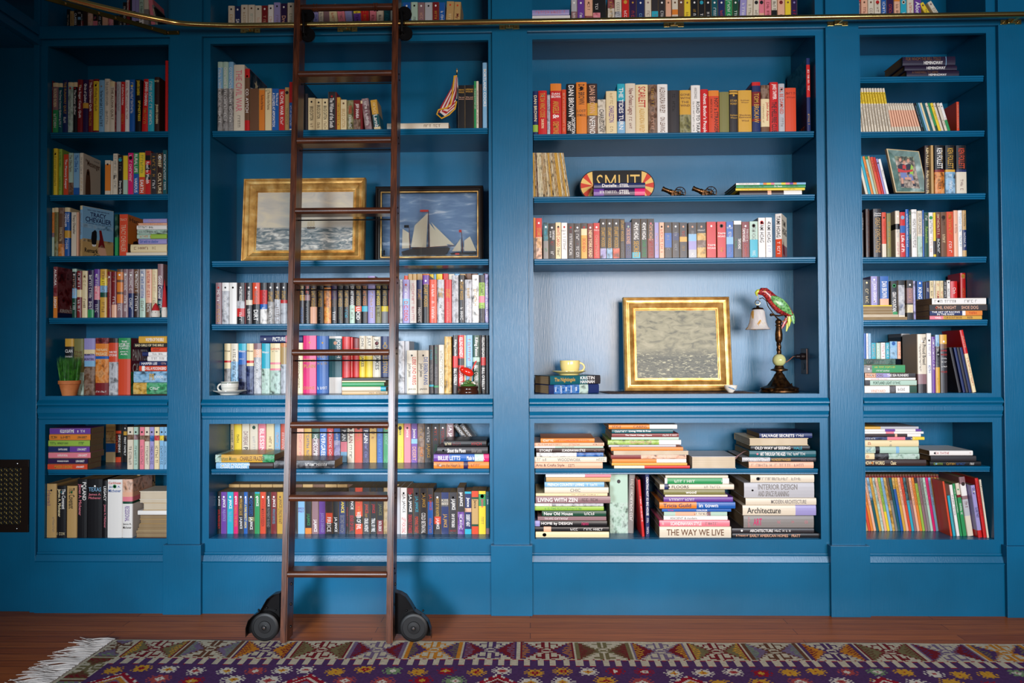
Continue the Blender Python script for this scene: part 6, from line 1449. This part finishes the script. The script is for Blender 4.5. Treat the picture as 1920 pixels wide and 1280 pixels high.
# casters
def caster(poly, wc, rad, s_):
    yc = Yb + .035; q = W(wc[0], wc[1], yc - .02); rw = rad * (yc - .02 + D) / FPX
    cz = rw + RUGZ + .0005; o = Vector((q.x, yc, cz)) - off
    pl_ = [(W(a, b_, yc).x - off.x, W(a, b_, yc).z - off.z) for a, b_ in poly]
    m = MB(); m.prism(pl_, yc + .012 - off.y, yc + .018 - off.y, IRON); m.prism(pl_[:len(pl_) - 3] + [pl_[-3]], yc + .0121 - off.y, yc + .0179 - off.y, IRON)
    edge = pl_[:len(pl_) - 2]                 # folded rim over the wheel
    for a, b_ in zip(edge[:-1], edge[1:]):
        m.add([(a[0], yc - .018 - off.y, a[1]), (b_[0], yc - .018 - off.y, b_[1]), (b_[0], yc + .015 - off.y, b_[1]), (a[0], yc + .015 - off.y, a[1]), (a[0], yc - .018 - off.y, a[1] - .003), (b_[0], yc - .018 - off.y, b_[1] - .003), (b_[0], yc + .015 - off.y, b_[1] - .003), (a[0], yc + .015 - off.y, a[1] - .003)], [(0, 1, 2, 3), (7, 6, 5, 4), (0, 4, 5, 1), (3, 2, 6, 7)], IRON)
    br = m.build('caster_bracket', root, fix=True)
    m = MB(); m.lathe([(rw * .93, -.014), (rw, -.011), (rw, .011), (rw * .93, .014), (rw * .80, .0145), (rw * .78, .012), (rw * .45, .012), (rw * .42, .0145), (rw * .2, .0155), (rw * .18, .013), (0, .013)], RUBBER, T(o.x, o.y - .005, o.z, rx=PI / 2), n=48, caps=False); m.build('wheel', root, smooth=True)
    m = MB(); m.lathe([(rw * .13, .012), (rw * .13, .017), (rw * .09, .020), (0, .0205)], CHROME, T(o.x, o.y - .005, o.z, rx=PI / 2), n=16); m.tube([(o.x, o.y - .017, o.z), (o.x, o.y + .018, o.z)], .004, CHROME, n=8); m.build('axle_bolt', root, smooth=True)
    m = MB()
    for dx, dz in ((-.6, 1.05), (0, 1.22), (.6, 1.05)): sph(m, (o.x + dx * rw, yc + .011 - off.y, o.z + dz * rw), .0045, IRON, n=10, m_=8)
    m.build('rivets', root)
caster([(463.5, 1190), (463.5, 1174), (468, 1160), (477, 1151), (489, 1144), (496, 1132), (503, 1120), (514, 1112), (527, 1109), (527, 1170), (505, 1165), (480, 1160)], (495.5, 1181), 26.5, -1)
caster([(809, 1194), (808.5, 1178), (803, 1162), (792, 1151), (779, 1143), (771, 1129), (762, 1116), (752, 1110), (742, 1107), (742, 1190), (748, 1180), (770, 1160)], (775.5, 1184), 26.5, 1)
for xf in (xl, xr_):
    m = MB()
    for py in (1101.5, 1140, 1183):
        zz_ = zof(545, py); m.lathe([(.006, 0), (.005, .003), (.002, .0045)], CHROME if False else IRON, T(xf(zz_) + SW / 2 - off.x, yfr(zz_) + .05 - off.y, zz_ - off.z, ry=PI / 2), n=12)
    m.build('foot_bolt', root)
# ---------------------------------------------------------------- kilim rug
XL = F(221, 1197, 0).x; YTOP = F(1250, 1203, RUGZ).y; CW = .0072
NXR, NYR = int(4.35 / CW), int(1.45 / CW)
c_ = lambda *a: srgb(*a)
IV, MR, PU, BRN, OLV, OR_, RD, WH, GLD, RS, GRN, LAV = c_(206, 194, 168), c_(124, 26, 36), c_(84, 52, 98), c_(108, 66, 44), c_(124, 112, 74), c_(206, 132, 38), c_(156, 18, 42), c_(222, 212, 196), c_(214, 156, 48), c_(176, 74, 72), c_(126, 150, 108), c_(124, 104, 132)
MC = [(MR, OLV, GLD), (BRN, LAV, GRN), (PU, OR_, MR), (MR, OLV, BRN), (LAV, MR, PU), (OR_, PU, OLV), (PU, MR, LAV), (MR, PU, OR_), (OLV, BRN, MR), (LAV, MR, GLD)]
STAR = ["..#..#..#..", "...##.##...", ".#.#####.#.", "..###o###..", "#.##ooo##.#", ".##ooxoo##.", "#.##ooo##.#", "..###o###..", ".#.#####.#.", "...##.##...", "..#..#..#.."]
def band(s, t, C):                          # one hooked motif: s across 0-1, t down 0-1
    A, B, Cc = C; d = abs(2 * t - 1); e = min(s, 1 - s)
    if e < .022: return IV
    if e < .07: return A
    q = (1 - d); st = .36 * q + .045 * (int(t * 22) % 2)
    if e < .07 + st * .42: return Cc if int((s + t) * 20) % 2 else B
    if e < .07 + st * .8: return B
    if e < .07 + st: return A
    h = abs(s - .5)
    if .03 < h < .085 and (t < .34 or t > .66): return A
    if .34 <= t <= .66 and abs(h - .03 - (.17 * (1 - abs(t - .5) / .16))) < .035: return A
    if .085 <= h < .2 and (.08 < t < .15 or .85 < t < .92): return A
    if .17 < h < .2 and (.08 < t < .24 or .76 < t < .92): return A
    if h < .05 and abs(t - .5) < .05: return A
    return IV
rg = random.Random(8); stars = []
for row, (v0, pit, st_) in enumerate(((.275, .098, 0), (.355, .125, .05), (.47, .12, .02), (.59, .125, .06), (.71, .12, .0), (.83, .12, .05), (.95, .12, 0))):
    x = .16 + st_
    while x < 4.3:
        stars.append((x + rg.uniform(-.008, .008), v0 + rg.uniform(-.012, .012), rg.choice([(RD, WH, RD), (WH, RS, RD), (GLD, GLD, RD), (GLD, RD, GLD), (RS, WH, RD), (RD, GLD, WH), (WH, GLD, RD), (GRN, WH, RD)]), .0066 if row == 0 else .0078)); x += pit * rg.uniform(.95, 1.12)
SG = {}
for s_ in stars: SG.setdefault((int(s_[0] / .15), int(s_[1] / .15)), []).append(s_)
def rugcol(u_, v):
    if v < .006: return IV
    if u_ < .012: return IV
    PW = .214
    if v < .168:
        if u_ < .10: return band(((v + .03) / .2) % 1, u_ / .10, MC[1])
        k = int((u_ - .1) / PW); return band((u_ - .1) / PW - k, (v - .006) / .162, MC[k % len(MC)])
    if u_ < .104:
        k = int((v - .168) / .19); return band((v - .168) / .19 - k, u_ / .104, MC[(k * 3 + 8) % len(MC)])
    if v < .236:
        ph = ((u_ - .1) / .0475) % 1; dn = v - .168
        if dn < .006: return RD if .0 < ph < .5 and int(ph * 10) % 2 else IV
        if ph < .5:
            if dn > .052: return RD if dn < .060 and int(ph * 12) % 2 == 0 else PU
            return IV if dn < .052 else PU
        return RD if dn < .010 and (.55 < ph < .95) else PU
    # medallions
    mu = ((u_ + .12) % .66) - .33; mv = v - .575; hx = abs(mu) * 1.0 + abs(mv) * 1.05
    if hx < .29 and abs(mu) < .26:
        q = int((.29 - hx) / .0105)
        if q == 0: return WH if int(u_ / CW / 2) % 2 else RD
        if q in (1, 2): return RD
        if q == 3: return WH
        if q in (4, 5): return (OR_, RD, MR)[int((u_ + .12) / .66) % 3]
        if q in (6,): return LAV
        return band((mu + .33) / .66 * 2 % 1, (mv + .3) / .6 * 2 % 1, MC[int((u_ + .12) / .66) % len(MC)]) if q > 9 else RD
    gu, gv = int(u_ / .15), int(v / .15)
    for a in (gu - 1, gu, gu + 1):
        for b_ in (gv - 1, gv, gv + 1):
            for (sx, sv, C, cs) in SG.get((a, b_), ()):
                i, j = int((u_ - sx) / cs + 5.5), int((v - sv) / (cs * .86) + 5.5)
                if 0 <= i < 11 and 0 <= j < 11 and (u_ - sx) / cs + 5.5 >= 0 and (v - sv) / (cs * .86) + 5.5 >= 0:
                    ch = STAR[j][i]
                    if ch != '.': return {'#': C[0], 'o': C[1], 'x': C[2]}[ch]
    return PU
vs = []; fs = []; cols_ = []
for j in range(NYR + 1):
    for i in range(NXR + 1):
        x, v = i * CW, j * CW
        wob = .0016 * math.sin(x * 5.1 + v * 3) + .0009 * math.sin(x * 17 + v * 11)
        vs.append((XL + x + (.004 * math.sin(v * 14) if i == 0 else 0), YTOP - v + (.004 * math.sin(x * 7) + .002 * math.sin(x * 23) if j == 0 else 0), RUGZ - .0012 + max(-.001, wob) * (0 if j < 1 else 1) * .6))
rg = random.Random(2)
for j in range(NYR):
    for i in range(NXR):
        q = j * (NXR + 1) + i; fs.append((q, q + NXR + 1, q + NXR + 2, q + 1)); c = rugcol((i + .5) * CW, (j + .5) * CW); k = rg.uniform(.86, 1.1); cols_.append((c[0] * k, c[1] * k, c[2] * k, 1))
me = bpy.data.meshes.new('rug'); me.from_pydata(vs, [], fs); at = me.attributes.new('weave', 'FLOAT_COLOR', 'FACE'); at.data.foreach_set('color', [c for q in cols_ for c in q])
RM = newmat('woven_wool', IV, .92, spec=.15); nt, N, L, b = nodes(RM); an = N.new('ShaderNodeAttribute'); an.attribute_name = 'weave'; L.new(an.outputs['Color'], b.inputs['Base Color'])
tc = N.new('ShaderNodeTexCoord'); mp = N.new('ShaderNodeMapping'); mp.inputs['Scale'].default_value = (700, 260, 1); nz = N.new('ShaderNodeTexNoise'); nz.inputs['Scale'].default_value = 1; L.new(tc.outputs['Object'], mp.inputs[0]); L.new(mp.outputs[0], nz.inputs[0]); bump(RM, nz.outputs['Fac'], .6, .002)
me.materials.append(RM); rug = bpy.data.objects.new('kilim_rug', me); COL.objects.link(rug)
tag(rug, 'flatwoven kilim rug with purple field and cream hooked border on the wooden floor', 'rug')
m = MB(); m.box((XL + .002, YTOP - NYR * CW + .002, .0004), (XL + NXR * CW - .002, YTOP - .006, .0028), RM); m.build('underside', rug)
m = MB(); FRG = newmat('cotton_fringe', srgb(214, 206, 200), .9); rg = random.Random(6); v = 0
while v < NYR * CW:
    y = YTOP - v; ln = rg.uniform(.10, .17); a = rg.uniform(-.35, .25); z0 = rg.uniform(.003, .008); p = []
    for k in range(6): t = k / 5; p.append((XL + .002 - ln * t, y + ln * a * t * t + .004 * math.sin(t * 7 + v * 30), z0 * (1 - t * .4) + .004 * math.sin(t * 6 + v * 50) * (t > 0) * .6 + .002))
    m.tube(p, [.0022, .0022, .002, .0018, .0014, .0008], FRG, n=5); v += rg.uniform(.003, .0065)
tag(m.build('fringe', rug, smooth=True), kind='stuff')
# ---- loose ribbon bookmark on the white pages
z = S3['low']; Rb = newmat('dusty_rose_ribbon', srgb(134, 104, 104), .7)
q0 = W(1366, 862, .10); m = MB(); P = [(1362, 864), (1372, 861), (1380, 857), (1386, 852), (1394, 847), (1400, 845)]
vs = []
for i, (a, b_) in enumerate(P):
    q = W(a, b_, .06); w_ = (.012, .016, .009, .004, .0035, .002)[i]; vs += [(q.x, .06, q.z + w_ / 2), (q.x + w_ * .4, .064, q.z - w_ / 2)]
q0 = Vector(vs[0]); m.add(vs, [(2 * i, 2 * i + 1, 2 * i + 3, 2 * i + 2) for i in range(len(P) - 1)], Rb)
o = m.build('ribbon_bookmark', loc=tuple(q0)); s_ = o.modifiers.new('s', 'SOLIDIFY'); s_.thickness = .001
tag(o, 'dusty rose ribbon lying across the white page block and design books', 'ribbon')
